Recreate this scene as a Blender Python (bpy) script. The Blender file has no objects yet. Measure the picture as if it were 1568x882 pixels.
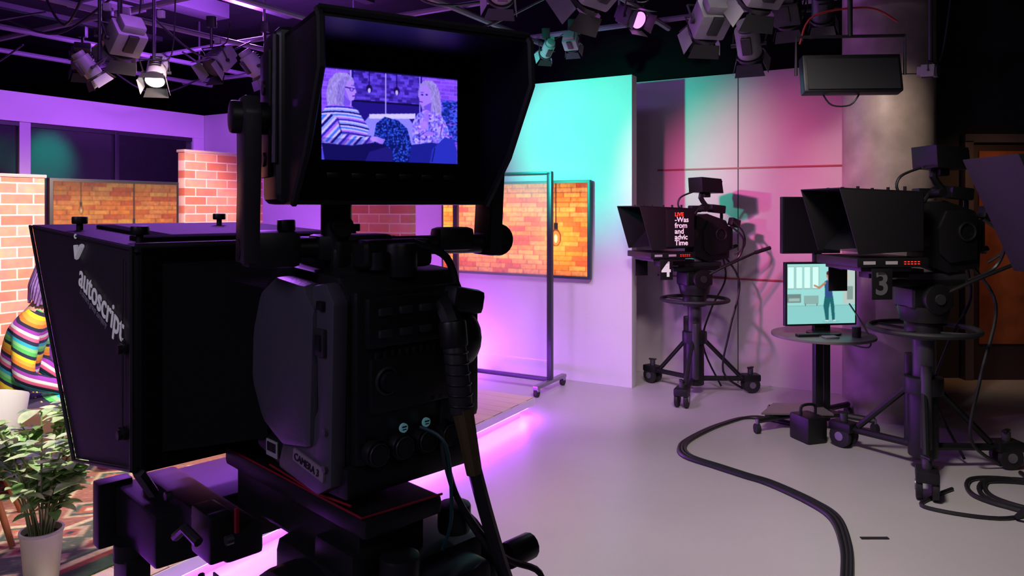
import bpy, bmesh, math, random
import numpy as np
from mathutils import Vector, Matrix, Euler
random.seed(7)
scene = bpy.context.scene
scene.view_settings.view_transform = 'Standard'
COL = scene.collection

# ------------------------------------------------------------------ helpers
def mat(name, col, rough=0.5, metal=0.0, emit=None, es=0.0, noise=0.0, nscale=8.0, bump=0.0, spec=0.5, alpha=1.0, trans=0.0):
    m = bpy.data.materials.new(name); m.use_nodes = True
    nt = m.node_tree; b = nt.nodes['Principled BSDF']
    b.inputs['Base Color'].default_value = (*col, 1)
    b.inputs['Roughness'].default_value = rough
    b.inputs['Metallic'].default_value = metal
    b.inputs['Specular IOR Level'].default_value = spec
    b.inputs['Alpha'].default_value = alpha
    b.inputs['Transmission Weight'].default_value = trans
    if emit is not None:
        b.inputs['Emission Color'].default_value = (*emit, 1)
        b.inputs['Emission Strength'].default_value = es
    if noise > 0 or bump > 0:
        tc = nt.nodes.new('ShaderNodeTexCoord'); n = nt.nodes.new('ShaderNodeTexNoise')
        n.inputs['Scale'].default_value = nscale; n.inputs['Detail'].default_value = 5
        nt.links.new(tc.outputs['Object'], n.inputs['Vector'])
        if noise > 0:
            r = nt.nodes.new('ShaderNodeValToRGB')
            r.color_ramp.elements[0].position = 0.3; r.color_ramp.elements[1].position = 0.7
            r.color_ramp.elements[0].color = (*[c*(1-noise) for c in col], 1)
            r.color_ramp.elements[1].color = (*[min(1, c*(1+noise)) for c in col], 1)
            nt.links.new(n.outputs['Fac'], r.inputs['Fac']); nt.links.new(r.outputs['Color'], b.inputs['Base Color'])
        if bump > 0:
            bp = nt.nodes.new('ShaderNodeBump'); bp.inputs['Strength'].default_value = bump; bp.inputs['Distance'].default_value = 0.01
            nt.links.new(n.outputs['Fac'], bp.inputs['Height']); nt.links.new(bp.outputs['Normal'], b.inputs['Normal'])
    return m

class MB:
    def __init__(s):
        s.bm = bmesh.new(); s.mats = []; s.M = Matrix.Identity(4)
    def _i(s, m):
        if m not in s.mats: s.mats.append(m)
        return s.mats.index(m)
    def add(s, t, m, L=None):
        i = s._i(m)
        for f in t.faces: f.material_index = i; f.smooth = True
        t.transform(s.M @ L if L is not None else s.M)
        me = bpy.data.meshes.new('tmp'); t.to_mesh(me); t.free()
        s.bm.from_mesh(me); bpy.data.meshes.remove(me)
    def box(s, c, d, m, rot=(0,0,0), bev=0.0, seg=2):
        t = bmesh.new(); bmesh.ops.create_cube(t, size=1)
        for v in t.verts: v.co = Vector((v.co.x*d[0], v.co.y*d[1], v.co.z*d[2]))
        if bev > 0: bmesh.ops.bevel(t, geom=list(t.edges), offset=min(bev, min(d)*0.45), segments=seg, profile=0.6, affect='EDGES')
        s.add(t, m, Matrix.Translation(c) @ Euler(rot).to_matrix().to_4x4())
    def cyl(s, p1, p2, r, m, r2=None, seg=18, bev=0.0):
        p1, p2 = Vector(p1), Vector(p2); d = p2-p1
        t = bmesh.new(); bmesh.ops.create_cone(t, cap_ends=True, segments=seg, radius1=r, radius2=r if r2 is None else r2, depth=d.length)
        if bev > 0:
            es = [e for e in t.edges if any(len(f.verts) > 4 for f in e.link_faces)]
            bmesh.ops.bevel(t, geom=es, offset=bev, segments=2, profile=0.6, affect='EDGES')
        q = d.to_track_quat('Z', 'Y').to_matrix().to_4x4()
        s.add(t, m, Matrix.Translation((p1+p2)/2) @ q)
    def sph(s, c, r, m, seg=16, rot=(0,0,0)):
        t = bmesh.new(); bmesh.ops.create_uvsphere(t, u_segments=seg, v_segments=max(6, seg*2//3), radius=1)
        if not hasattr(r, '__len__'): r = (r, r, r)
        s.add(t, m, Matrix.Translation(c) @ Euler(rot).to_matrix().to_4x4() @ Matrix.Diagonal((*r, 1)))
    def tor(s, c, R, r, m, rot=(0,0,0), n=36, k=8):
        pts = [(R*math.cos(a*2*math.pi/n), R*math.sin(a*2*math.pi/n), 0) for a in range(n)]
        L = Matrix.Translation(c) @ Euler(rot).to_matrix().to_4x4()
        s.tube([L @ Vector(p) for p in pts], r, m, k, closed=True)
    def prism(s, pts, x0, x1, m, bev=0.0, L=None):
        t = bmesh.new()
        a = [t.verts.new((x0, p[0], p[1])) for p in pts]; b = [t.verts.new((x1, p[0], p[1])) for p in pts]
        t.faces.new(a); t.faces.new(b[::-1]); n = len(pts)
        for i in range(n): t.faces.new((a[i], b[i], b[(i+1) % n], a[(i+1) % n]))
        bmesh.ops.recalc_face_normals(t, faces=list(t.faces))
        if bev > 0: bmesh.ops.bevel(t, geom=list(t.edges), offset=bev, segments=2, profile=0.6, affect='EDGES')
        s.add(t, m, L)
    def slab(s, pts, th, m, bev=0.0):
        pts = [Vector(p) for p in pts]; n = (pts[1]-pts[0]).cross(pts[2]-pts[0]).normalized()*th
        t = bmesh.new(); a = [t.verts.new(p) for p in pts]; b = [t.verts.new(p+n) for p in pts]
        t.faces.new(a); t.faces.new(b[::-1]); k = len(pts)
        for i in range(k): t.faces.new((a[i], b[i], b[(i+1) % k], a[(i+1) % k]))
        bmesh.ops.recalc_face_normals(t, faces=list(t.faces))
        if bev > 0: bmesh.ops.bevel(t, geom=list(t.edges), offset=bev, segments=1, affect='EDGES')
        s.add(t, m)
    def tube(s, pts, r, m, k=8, closed=False, smooth=0, r2=None):
        P = [Vector(p) for p in pts]
        if smooth:
            Q = []
            for i in range(len(P)-1):
                p0 = P[max(i-1, 0)]; p1 = P[i]; p2 = P[i+1]; p3 = P[min(i+2, len(P)-1)]
                for j in range(smooth):
                    u = j/smooth
                    Q.append(0.5*((2*p1)+(-p0+p2)*u+(2*p0-5*p1+4*p2-p3)*u*u+(-p0+3*p1-3*p2+p3)*u**3))
            Q.append(P[-1]); P = Q
        t = bmesh.new(); rings = []; n = len(P); up = None
        for i in range(n):
            if closed: d = P[(i+1) % n]-P[i-1]
            else: d = P[min(i+1, n-1)]-P[max(i-1, 0)]
            d.normalize()
            if up is None:
                up = Vector((0,0,1)) if abs(d.z) < 0.9 else Vector((1,0,0))
            x = d.cross(up)
            if x.length < 1e-5: x = d.orthogonal()
            x.normalize(); up = x.cross(d).normalized()
            rr = r if r2 is None else r+(r2-r)*i/(n-1)
            rings.append([t.verts.new(P[i]+rr*(math.cos(a*2*math.pi/k)*x+math.sin(a*2*math.pi/k)*up)) for a in range(k)])
        for i in range(n if closed else n-1):
            A, B = rings[i], rings[(i+1) % n]
            for a in range(k): t.faces.new((A[a], A[(a+1) % k], B[(a+1) % k], B[a]))
        if not closed: t.faces.new(rings[0][::-1]); t.faces.new(rings[-1])
        bmesh.ops.recalc_face_normals(t, faces=list(t.faces))
        s.add(t, m)
    def lathe(s, prof, c, m, seg=28):
        t = bmesh.new(); R = []
        for (r, z) in prof: R.append([t.verts.new((r*math.cos(2*math.pi*a/seg), r*math.sin(2*math.pi*a/seg), z)) for a in range(seg)])
        for i in range(len(R)-1):
            for a in range(seg): t.faces.new((R[i][a], R[i][(a+1) % seg], R[i+1][(a+1) % seg], R[i+1][a]))
        s.add(t, m, Matrix.Translation(c))
    def obj(s, name, parent=None, loc=(0,0,0), rz=0.0, rot=None):
        me = bpy.data.meshes.new(name); s.bm.to_mesh(me); s.bm.free()
        for m in s.mats: me.materials.append(m)
        try: me.set_sharp_from_angle(angle=math.radians(35))
        except Exception: pass
        o = bpy.data.objects.new(name, me); COL.objects.link(o)
        o.location = loc; o.rotation_euler = rot if rot is not None else (0, 0, rz)
        if parent: o.parent = parent
        return o

def empty(name, loc, rz=0.0, rot=None):
    e = bpy.data.objects.new(name, None); COL.objects.link(e); e.location = loc
    e.rotation_euler = rot if rot is not None else (0,0,rz); e.empty_display_size = 0.1
    return e

def text(name, body, size, m, M, parent=None, ext=0.0005, bold=0.0):
    c = bpy.data.curves.new(name, 'FONT'); c.body = body; c.size = size; c.extrude = ext; c.offset = bold
    o = bpy.data.objects.new(name, c); COL.objects.link(o)
    dg = bpy.context.evaluated_depsgraph_get(); dg.update()
    me = bpy.data.meshes.new_from_object(o.evaluated_get(dg)); bpy.data.objects.remove(o)
    me.materials.clear(); me.materials.append(m)
    o = bpy.data.objects.new(name, me); COL.objects.link(o)
    if parent: o.parent = parent
    o.matrix_local = M
    return o

class Paint:
    """flat picture for a screen / rug, stored as a colour attribute on a fine grid"""
    def __init__(s, w, h, W, H, bg):
        s.w, s.h, s.W, s.H = w, h, W, H
        s.X, s.Y = np.meshgrid(np.linspace(0, 1, W), np.linspace(0, 1, H))
        s.I = np.zeros((H, W, 3)); s.I[:] = bg
    def mask(s, m, c, a=1.0): s.I[m] = s.I[m]*(1-a)+np.array(c)*a
    def rect(s, x0, y0, x1, y1, c, a=1.0): s.mask((s.X >= x0) & (s.X <= x1) & (s.Y >= y0) & (s.Y <= y1), c, a)
    def ell(s, cx, cy, rx, ry, c, a=1.0, rot=0):
        dx, dy = (s.X-cx), (s.Y-cy); co, si = math.cos(rot), math.sin(rot)
        s.mask((((dx*co+dy*si)/rx)**2+((-dx*si+dy*co)/ry)**2) <= 1, c, a)
    def inpoly(s, P):
        m = np.zeros(s.X.shape, bool); n = len(P)
        for i in range(n):
            x1, y1 = P[i]; x2, y2 = P[(i+1) % n]
            if y1 == y2: continue
            c = ((y1 > s.Y) != (y2 > s.Y)) & (s.X < (x2-x1)*(s.Y-y1)/(y2-y1)+x1)
            m ^= c
        return m
    def poly(s, P, c, a=1.0): s.mask(s.inpoly(P), c, a)
    def line(s, x1, y1, x2, y2, w, c, a=1.0):
        L = (x2-x1)**2+(y2-y1)**2; t = np.clip(((s.X-x1)*(x2-x1)+(s.Y-y1)*(y2-y1))/L, 0, 1)
        s.mask(np.hypot((s.X-x1-t*(x2-x1))*s.w/s.h, s.Y-y1-t*(y2-y1)) < w, c, a)
    def glow(s, cx, cy, rx, ry, c, k=1.0):
        g = np.exp(-(((s.X-cx)/rx)**2+((s.Y-cy)/ry)**2))[..., None]*k
        s.I = s.I*(1-np.clip(g, 0, 1))+np.array(c)*np.clip(g, 0, 1)
    def blur(s, n=1):
        for _ in range(n):
            J = np.pad(s.I, ((1,1),(1,1),(0,0)), 'edge')
            s.I = (J[:-2,1:-1]+J[2:,1:-1]+J[1:-1,:-2]+J[1:-1,2:]+2*J[1:-1,1:-1])/6
    def obj(s, name, m, parent=None, M=None):
        W, H = s.W, s.H
        v = np.zeros((H, W, 3)); v[..., 0] = (s.X-0.5)*s.w; v[..., 2] = (s.Y-0.5)*s.h
        idx = np.arange(W*H).reshape(H, W)
        f = np.stack([idx[:-1, :-1], idx[:-1, 1:], idx[1:, 1:], idx[1:, :-1]], -1).reshape(-1, 4)
        me = bpy.data.meshes.new(name); me.from_pydata(v.reshape(-1, 3).tolist(), [], f.tolist())
        ca = me.color_attributes.new('Col', 'FLOAT_COLOR', 'POINT')
        I = np.clip(s.I, 0, 1); L = np.where(I <= 0.04045, I/12.92, ((I+0.055)/1.055)**2.4)
        ca.data.foreach_set('color', np.concatenate([L, np.ones((H, W, 1))], -1).ravel())
        me.materials.append(m)
        o = bpy.data.objects.new(name, me); COL.objects.link(o)
        if parent: o.parent = parent
        if M is not None: o.matrix_local = M
        return o

def attr_mat(name, strength=None, rough=0.9):
    m = bpy.data.materials.new(name); m.use_nodes = True; nt = m.node_tree; b = nt.nodes['Principled BSDF']
    a = nt.nodes.new('ShaderNodeAttribute'); a.attribute_name = 'Col'
    b.inputs['Roughness'].default_value = rough
    if strength is None: nt.links.new(a.outputs['Color'], b.inputs['Base Color'])
    else:
        b.inputs['Base Color'].default_value = (0.01,0.01,0.01,1)
        nt.links.new(a.outputs['Color'], b.inputs['Emission Color']); b.inputs['Emission Strength'].default_value = strength
    return m

# ------------------------------------------------------------------ materials
BLK = mat('black_plastic', (0.009,0.009,0.010), 0.42, noise=0.2, nscale=60)
BLK2 = mat('black_matte_cloth', (0.003,0.003,0.003), 0.9, bump=0.3, nscale=300, spec=0.2)
HOODM = mat('hood_board_black', (0.022,0.019,0.025), 0.6, bump=0.1, nscale=200)
FARHOOD = mat('far_hood_black', (0.007,0.006,0.008), 0.6, spec=0.3)
FBLK = mat('far_black_plastic', (0.007,0.007,0.008), 0.45, spec=0.4)
DGREY = mat('dark_grey_paint', (0.028,0.027,0.031), 0.42, noise=0.15, nscale=30)
BODYG = mat('camera_shell_grey', (0.075,0.068,0.092), 0.36, bump=0.05, nscale=250)
RUB = mat('rubber', (0.010,0.010,0.010), 0.65)
MET = mat('dull_metal', (0.25,0.25,0.26), 0.35, metal=0.9)
FIXG = mat('fixture_grey', (0.25,0.245,0.255), 0.5, noise=0.15)
FIXD = mat('fixture_black', (0.016,0.016,0.018), 0.5)
PIPE = mat('grid_pipe_paint', (0.14,0.12,0.16), 0.4)
RED = mat('red_anodised', (0.30,0.012,0.025), 0.35)
REDLED = mat('red_led', (0.8,0.02,0.02), 0.4, emit=(1,0.03,0.02), es=1.8)
WHT = mat('white_lettering', (0.6,0.57,0.63), 0.5, emit=(0.8,0.75,0.85), es=0.20)
PRTXT = mat('prompter_text_glow', (0.9,0.9,0.9), 0.5, emit=(1,0.97,0.95), es=0.35)
WALLW = mat('white_set_paint', (0.66,0.64,0.66), 0.6, noise=0.03, nscale=3)
WALLP = mat('grey_wall_panel', (0.50,0.44,0.48), 0.5, noise=0.06, nscale=2)
WALLD = mat('dark_studio_wall', (0.04,0.036,0.044), 0.7, noise=0.2, nscale=3)
BLACKW = mat('blackout_wall', (0.003,0.003,0.0035), 0.95, noise=0.2, nscale=2, spec=0.1)
REDTR = mat('red_trim_paint', (0.30,0.03,0.05), 0.5)
CONC = mat('concrete_column', (0.32,0.27,0.24), 0.40, noise=0.3, nscale=4, bump=0.15)
FLOORM = mat('studio_floor_vinyl', (0.44,0.42,0.41), 0.34, noise=0.05, nscale=1.2)
TEAK = mat('door_wood', (0.26,0.075,0.03), 0.5, noise=0.3, nscale=6)
CABLE = mat('black_cable', (0.012,0.012,0.013), 0.42)
OLIVE = mat('olive_cable_boot', (0.07,0.05,0.018), 0.5)
GLASS = mat('perspex', (0.9,0.9,0.95), 0.03, alpha=0.10)
GLD = mat('dark_window_glass', (0.01,0.012,0.014), 0.06, alpha=0.4)
LEDP = mat('purple_led_strip', (0.5,0.1,0.9), 0.4, emit=(0.46,0.05,1.0), es=105)
SILV = mat('caster_metal', (0.28,0.26,0.31), 0.35, metal=0.7)

def brick_mat():
    m = bpy.data.materials.new('pink_brick'); m.use_nodes = True; nt = m.node_tree; b = nt.nodes['Principled BSDF']
    tc = nt.nodes.new('ShaderNodeTexCoord'); sp = nt.nodes.new('ShaderNodeSeparateXYZ'); cb = nt.nodes.new('ShaderNodeCombineXYZ')
    br = nt.nodes.new('ShaderNodeTexBrick')
    nt.links.new(tc.outputs['Object'], sp.inputs[0]); nt.links.new(sp.outputs['X'], cb.inputs['X']); nt.links.new(sp.outputs['Z'], cb.inputs['Y'])
    nt.links.new(cb.outputs[0], br.inputs['Vector'])
    br.inputs['Scale'].default_value = 1; br.inputs['Brick Width'].default_value = 0.225; br.inputs['Row Height'].default_value = 0.078
    br.inputs['Mortar Size'].default_value = 0.006; br.inputs['Mortar Smooth'].default_value = 0.1
    br.inputs['Color1'].default_value = (0.66,0.16,0.10,1); br.inputs['Color2'].default_value = (0.85,0.33,0.23,1)
    br.inputs['Mortar'].default_value = (0.9,0.58,0.50,1)
    n = nt.nodes.new('ShaderNodeTexNoise'); n.inputs['Scale'].default_value = 14; n.inputs['Detail'].default_value = 6
    nt.links.new(tc.outputs['Object'], n.inputs['Vector'])
    mx = nt.nodes.new('ShaderNodeMixRGB'); mx.blend_type = 'OVERLAY'; mx.inputs[0].default_value = 0.35
    nt.links.new(br.outputs['Color'], mx.inputs[1]); nt.links.new(n.outputs['Color'], mx.inputs[2])
    nt.links.new(mx.outputs[0], b.inputs['Base Color'])
    bp = nt.nodes.new('ShaderNodeBump'); bp.inputs['Strength'].default_value = 0.5; bp.inputs['Distance'].default_value = 0.01; bp.invert = True
    nt.links.new(br.outputs['Fac'], bp.inputs['Height']); nt.links.new(bp.outputs['Normal'], b.inputs['Normal'])
    b.inputs['Roughness'].default_value = 0.8
    return m
BRICK = brick_mat()

def wood_mat():
    m = bpy.data.materials.new('stage_wood_planks'); m.use_nodes = True; nt = m.node_tree; b = nt.nodes['Principled BSDF']
    tc = nt.nodes.new('ShaderNodeTexCoord'); br = nt.nodes.new('ShaderNodeTexBrick')
    nt.links.new(tc.outputs['Object'], br.inputs['Vector'])
    br.inputs['Scale'].default_value = 1; br.inputs['Brick Width'].default_value = 1.2; br.inputs['Row Height'].default_value = 0.12
    br.inputs['Mortar Size'].default_value = 0.002
    br.inputs['Color1'].default_value = (0.66,0.46,0.28,1); br.inputs['Color2'].default_value = (0.76,0.56,0.38,1); br.inputs['Mortar'].default_value = (0.3,0.18,0.1,1)
    mp = nt.nodes.new('ShaderNodeMapping'); mp.inputs['Scale'].default_value = (2, 30, 2); n = nt.nodes.new('ShaderNodeTexNoise'); n.inputs['Scale'].default_value = 2
    nt.links.new(tc.outputs['Object'], mp.inputs[0]); nt.links.new(mp.outputs[0], n.inputs['Vector'])
    mx = nt.nodes.new('ShaderNodeMixRGB'); mx.blend_type = 'OVERLAY'; mx.inputs[0].default_value = 0.35
    nt.links.new(br.outputs['Color'], mx.inputs[1]); nt.links.new(n.outputs['Color'], mx.inputs[2]); nt.links.new(mx.outputs[0], b.inputs['Base Color'])
    b.inputs['Roughness'].default_value = 0.35
    return m
WOOD = wood_mat()

def stripes_mat():
    m = bpy.data.materials.new('rainbow_knit'); m.use_nodes = True; nt = m.node_tree; b = nt.nodes['Principled BSDF']
    tc = nt.nodes.new('ShaderNodeTexCoord'); sp = nt.nodes.new('ShaderNodeSeparateXYZ')
    nt.links.new(tc.outputs['Object'], sp.inputs[0])
    ad2 = nt.nodes.new('ShaderNodeMath'); ad2.operation = 'MULTIPLY_ADD'; ad2.inputs[1].default_value = 0.6
    nt.links.new(sp.outputs['Y'], ad2.inputs[0]); nt.links.new(sp.outputs['Z'], ad2.inputs[2])
    mu = nt.nodes.new('ShaderNodeMath'); mu.operation = 'MULTIPLY'; mu.inputs[1].default_value = 4.6; nt.links.new(ad2.outputs[0], mu.inputs[0])
    fr = nt.nodes.new('ShaderNodeMath'); fr.operation = 'FRACT'; nt.links.new(mu.outputs[0], fr.inputs[0])
    r = nt.nodes.new('ShaderNodeValToRGB'); r.color_ramp.interpolation = 'CONSTANT'
    cols = [(0.35,0.05,0.45),(0.02,0.02,0.06),(0.9,0.25,0.03),(0.95,0.45,0.05),(0.95,0.70,0.03),(0.02,0.02,0.06),(0.1,0.55,0.12),(0.25,0.7,0.25),(0.03,0.45,0.6),(0.02,0.02,0.06),(0.85,0.15,0.3),(0.8,0.8,0.8)]
    e = r.color_ramp.elements; e[0].color = (*cols[0],1); e[1].position = 1/12; e[1].color = (*cols[1],1)
    for i in range(2, 12): x = e.new(i/12); x.color = (*cols[i],1)
    nt.links.new(fr.outputs[0], r.inputs['Fac']); nt.links.new(r.outputs['Color'], b.inputs['Base Color'])
    b.inputs['Roughness'].default_value = 0.9
    return m
RAIN = stripes_mat()

# ------------------------------------------------------------------ room frame
e1 = Vector((-0.866, 0.5, 0)); e2 = Vector((-0.5, -0.866, 0))
C = Vector((1.07, 6.6, 0)); P = Vector((0.17, 5.70, 0))
RZ = math.radians(-30)

def wall(name, p0, p1, z0, z1, th, m, back):
    p0 = Vector(p0); p1 = Vector(p1); d = (p1-p0); L = d.length; ang = math.atan2(d.y, d.x)
    loc = p0+Vector(back).normalized()*th/2
    b = MB(); b.box((L/2, 0, (z0+z1)/2), (L, th, z1-z0), m, bev=0.004 if th > 0.03 else 0)
    return b.obj(name, loc=loc, rz=ang)

b = MB(); b.box((-1, 5, -0.05), (17, 16.4, 0.1), FLOORM); b.obj('floor')
b = MB(); b.box((-1, 5, 3.95), (17, 16.4, 0.1), mat('ceiling_black', (0.02,0.018,0.024), 0.95))
TILE = mat('acoustic_tile', (0.5,0.48,0.52), 0.8)
for (tx_, ty_) in ((-4.2,7.6),(-3.5,7.2),(-2.8,6.8),(-4.6,8.4),(-3.9,8.0),(-3.2,7.6),(-5.2,6.6)):
    b.box((tx_,ty_,3.88),(0.58,0.58,0.03),TILE,rot=(0,0,RZ),bev=0.004)
b.obj('ceiling')
wall('wall_left', (-9.4, -3.1, 0), (-9.4, 13.1, 0), 0, 3.9, 0.1, BLACKW, (-1,0,0))
wall('wall_right', (7.4, -3.1, 0), (7.4, 13.1, 0), 0, 3.9, 0.1, BLACKW, (1,0,0))
wall('wall_front', (-9.4, -3.1, 0), (7.4, -3.1, 0), 0, 3.9, 0.1, BLACKW, (0,-1,0))
wall('wall_back', (-9.4, 13.1, 0), (7.4, 13.1, 0), 0, 3.9, 0.1, BLACKW, (0,1,0))
wall('wall_set_white', C, C+e1*5.8, 0, 2.8, 0.12, WALLW, -e2)
Wr = Vector((1.4, 7.2, 0)) - e1*1.95
wall('wall_rear_panelled', Wr, Wr+e1*4.2, 0, 2.85, 0.1, WALLP, -e2)
wall('wall_rear_upper', Wr-e2*0.02, Wr+e1*9.5-e2*0.02, 2.86, 3.9, 0.08, BLACKW, -e2)
for i, z in enumerate((1.976, 0.957)):
    wall('trim_%d' % (i+1), Wr+e2*0.012, Wr+e1*1.93+e2*0.012, z-0.007, z+0.007, 0.012, REDTR, -e2)
wall('trim_3', Wr+e1*1.16+e2*0.003, Wr+e1*1.168+e2*0.003, 0, 2.84, 0.003, WALLD, -e2)
wall('wall_recess_dark', (3.25, 7.0, 0), (7.35, 7.0, 0), 0, 3.9, 0.1, WALLD, (0,1,0))
wall('wall_recess_return', (3.2, 6.3, 0), (3.2, 7.1, 0), 0, 3.9, 0.08, WALLD, (1,0,0))
b = MB()
DFR = mat('door_frame_paint',(0.10,0.09,0.12),0.5)
b.box((0,0,1.12),(0.08,0.08,2.24),DFR,bev=0.005); b.box((1.06,0,1.12),(0.08,0.08,2.24),DFR,bev=0.005); b.box((0.53,0,2.26),(1.14,0.08,0.08),DFR,bev=0.005)
b.box((0.53,0.0,1.1),(0.98,0.04,2.2),mat('door_dark',(0.03,0.02,0.025),0.5),bev=0.003)
b.box((0.36,-0.03,1.24),(0.54,0.02,1.80),TEAK,bev=0.004)
b.cyl((0.92,-0.06,1.0),(0.92,-0.06,1.25),0.012,MET)
b.cyl((0.92,-0.06,1.02),(0.92,-0.02,1.02),0.008,MET); b.cyl((0.92,-0.06,1.23),(0.92,-0.02,1.23),0.008,MET)
b.obj('door_1', loc=(4.27, 6.94, 0))
b = MB(); b.cyl((0,0,0),(0,0,3.9),0.33,CONC,seg=48)
for z in (1.3, 2.6): b.tor((0,0,z),0.331,0.004,WALLD,n=48)
b.obj('concrete_column', loc=(2.95,5.80,0))
K = C+e1*5.8
wall('wall_window_header', K, K+e2*5.5, 2.50, 2.80, 0.15, WALLW, e1)
wall('wall_window_sill', K, K+e2*5.5, 0, 0.9, 0.15, WALLW, e1)
wall('wall_window_jamb', K, K+e2*0.16, 0.9, 2.5, 0.15, WALLW, e1)
b = MB()
for s in (1.15, 2.14, 3.3, 4.5):
    b.box((s,0,1.7),(0.11 if s==2.14 else 0.05,0.08,1.6),WALLP if s==2.14 else FIXD,bev=0.004)
b.box((2.75,0,2.48),(5.2,0.07,0.05),FIXD); b.box((2.75,0,0.92),(5.2,0.07,0.05),FIXD)
b.box((2.75,0.02,1.7),(5.2,0.01,1.55),GLD)
b.obj('window_1', loc=K+e1*0.06, rz=math.atan2(e2.y,e2.x))
q0=K+e1*1.6
wall('reflection_panel', q0+e2*0.2, q0+e2*5.0, 0.0, 3.0, 0.05, mat('reflection_panel_grey',(0.35,0.35,0.36),0.6), e1)  # added panel behind the glass; lit teal, it imitates a reflection in the window

# ------------------------------------------------------------------ platform
b = MB()
PL1, PL2 = 5.2, 4.6
b.box((-PL1/2,-PL2/2,0.125),(PL1,PL2,0.05),WOOD,bev=0.004)
b.box((-PL1/2,-PL2/2,0.118),(PL1+0.012,PL2+0.012,0.055),mat('stage_edge_paint',(0.7,0.66,0.7),0.5))
b.box((-PL1/2,-PL2/2,0.045),(PL1-0.16,PL2-0.16,0.09),mat('stage_plinth',(0.45,0.38,0.5),0.6))
b.box((-0.035,-PL2/2,0.080),(0.022,PL2-0.1,0.014),LEDP)
b.box((-PL1/2,-PL2+0.055,0.078),(PL1-0.1,0.018,0.014),LEDP)
b.box((-1.0,-0.04,0.078),(1.9,0.014,0.014),LEDP)
b.obj('stage_platform', loc=P, rz=RZ)

rg = Paint(2.35, 3.1, 236, 310, (0.62,0.40,0.33))
X, Y = rg.X*2.35, rg.Y*3.1
dm = np.minimum(np.minimum(X, 2.35-X), np.minimum(Y, 3.1-Y))
tx = np.abs(((X*3.2) % 1)-0.5)+np.abs(((Y*3.2) % 1)-0.5)
rg.mask(tx < 0.42, (0.76,0.66,0.52)); rg.mask(tx < 0.32, (0.30,0.38,0.32)); rg.mask(tx < 0.2, (0.70,0.40,0.30)); rg.mask(tx < 0.08, (0.84,0.75,0.62))
wv = np.abs(((X*6.4+0.5) % 1)-0.5)+np.abs(((Y*6.4+0.5) % 1)-0.5)
rg.mask((wv < 0.12) & (tx > 0.5), (0.32,0.39,0.34))
rg.mask(dm < 0.52, (0.37,0.40,0.33))
t2 = np.abs(((X*5) % 1)-0.5)+np.abs(((Y*5) % 1)-0.5); t3=np.abs(((X*15) % 1)-0.5)+np.abs(((Y*15) % 1)-0.5)
rg.mask((dm < 0.50) & (t2 < 0.42), (0.74,0.64,0.52)); rg.mask((dm < 0.50) & (t2 < 0.26), (0.64,0.36,0.30)); rg.mask((dm < 0.5) & (t2 < 0.1), (0.2,0.25,0.3))
rg.mask((t3<0.16)&(t2>0.3),(0.66,0.52,0.42),0.8)
for d0, d1, c in ((0.50,0.53,(0.82,0.74,0.58)),(0.14,0.17,(0.8,0.7,0.56)),(0.10,0.14,(0.55,0.26,0.22)),(0.0,0.10,(0.20,0.28,0.2))): rg.mask((dm >= d0) & (dm < d1), c)
rg.mask((dm>0.17)&(dm<0.2),(0.22,0.29,0.24))
rg.I*=(0.88+0.2*np.random.RandomState(2).rand(310,236))[...,None]
rp = P+e1*(0.2+2.35/2)+e2*(0.95+3.1/2)
o = rg.obj('persian_rug', attr_mat('persian_rug_pile', None, 0.95))
o.matrix_world = Matrix.Translation((rp.x, rp.y, 0.155)) @ Euler((0,0,RZ)).to_matrix().to_4x4() @ Euler((math.radians(-90),0,0)).to_matrix().to_4x4()
so = o.modifiers.new('thick','SOLIDIFY'); so.thickness = 0.006; so.offset = 0
ZR = 0.1605

def flat(name, p0, p1, z1, th=0.09):
    p0 = Vector(p0); p1 = Vector(p1); d = p1-p0; L = d.length
    b = MB(); b.box((L/2,0,z1/2),(L,th,z1),BRICK,bev=0.004)
    b.box((L/2,0,z1+0.012),(L+0.02,th+0.02,0.024),mat('flat_capping',(0.6,0.4,0.38),0.6),bev=0.004)
    for x in (0.1, L-0.1):
        b.box((x,th/2+0.2,0.03),(0.05,0.42,0.05),FIXD); b.tube([(x,th/2+0.38,0.05),(x,th/2+0.02,z1*0.6)],0.016,FIXD)
    return b.obj(name, loc=(p0.x,p0.y,0.152), rz=math.atan2(d.y,d.x))
def Q(s, o=0.0): return P+e1*(3.1+o)+e2*s
flat('brick_flat', Q(3.4,0.05), Q(1.97,0.05), 1.85-0.17)
flat('brick_flat', Q(0.82), Q(-0.05), 2.12-0.17)
flat('brick_flat', P+e1*1.85+e2*0.12, P+e1*1.08+e2*0.12, 1.85-0.17)

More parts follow.
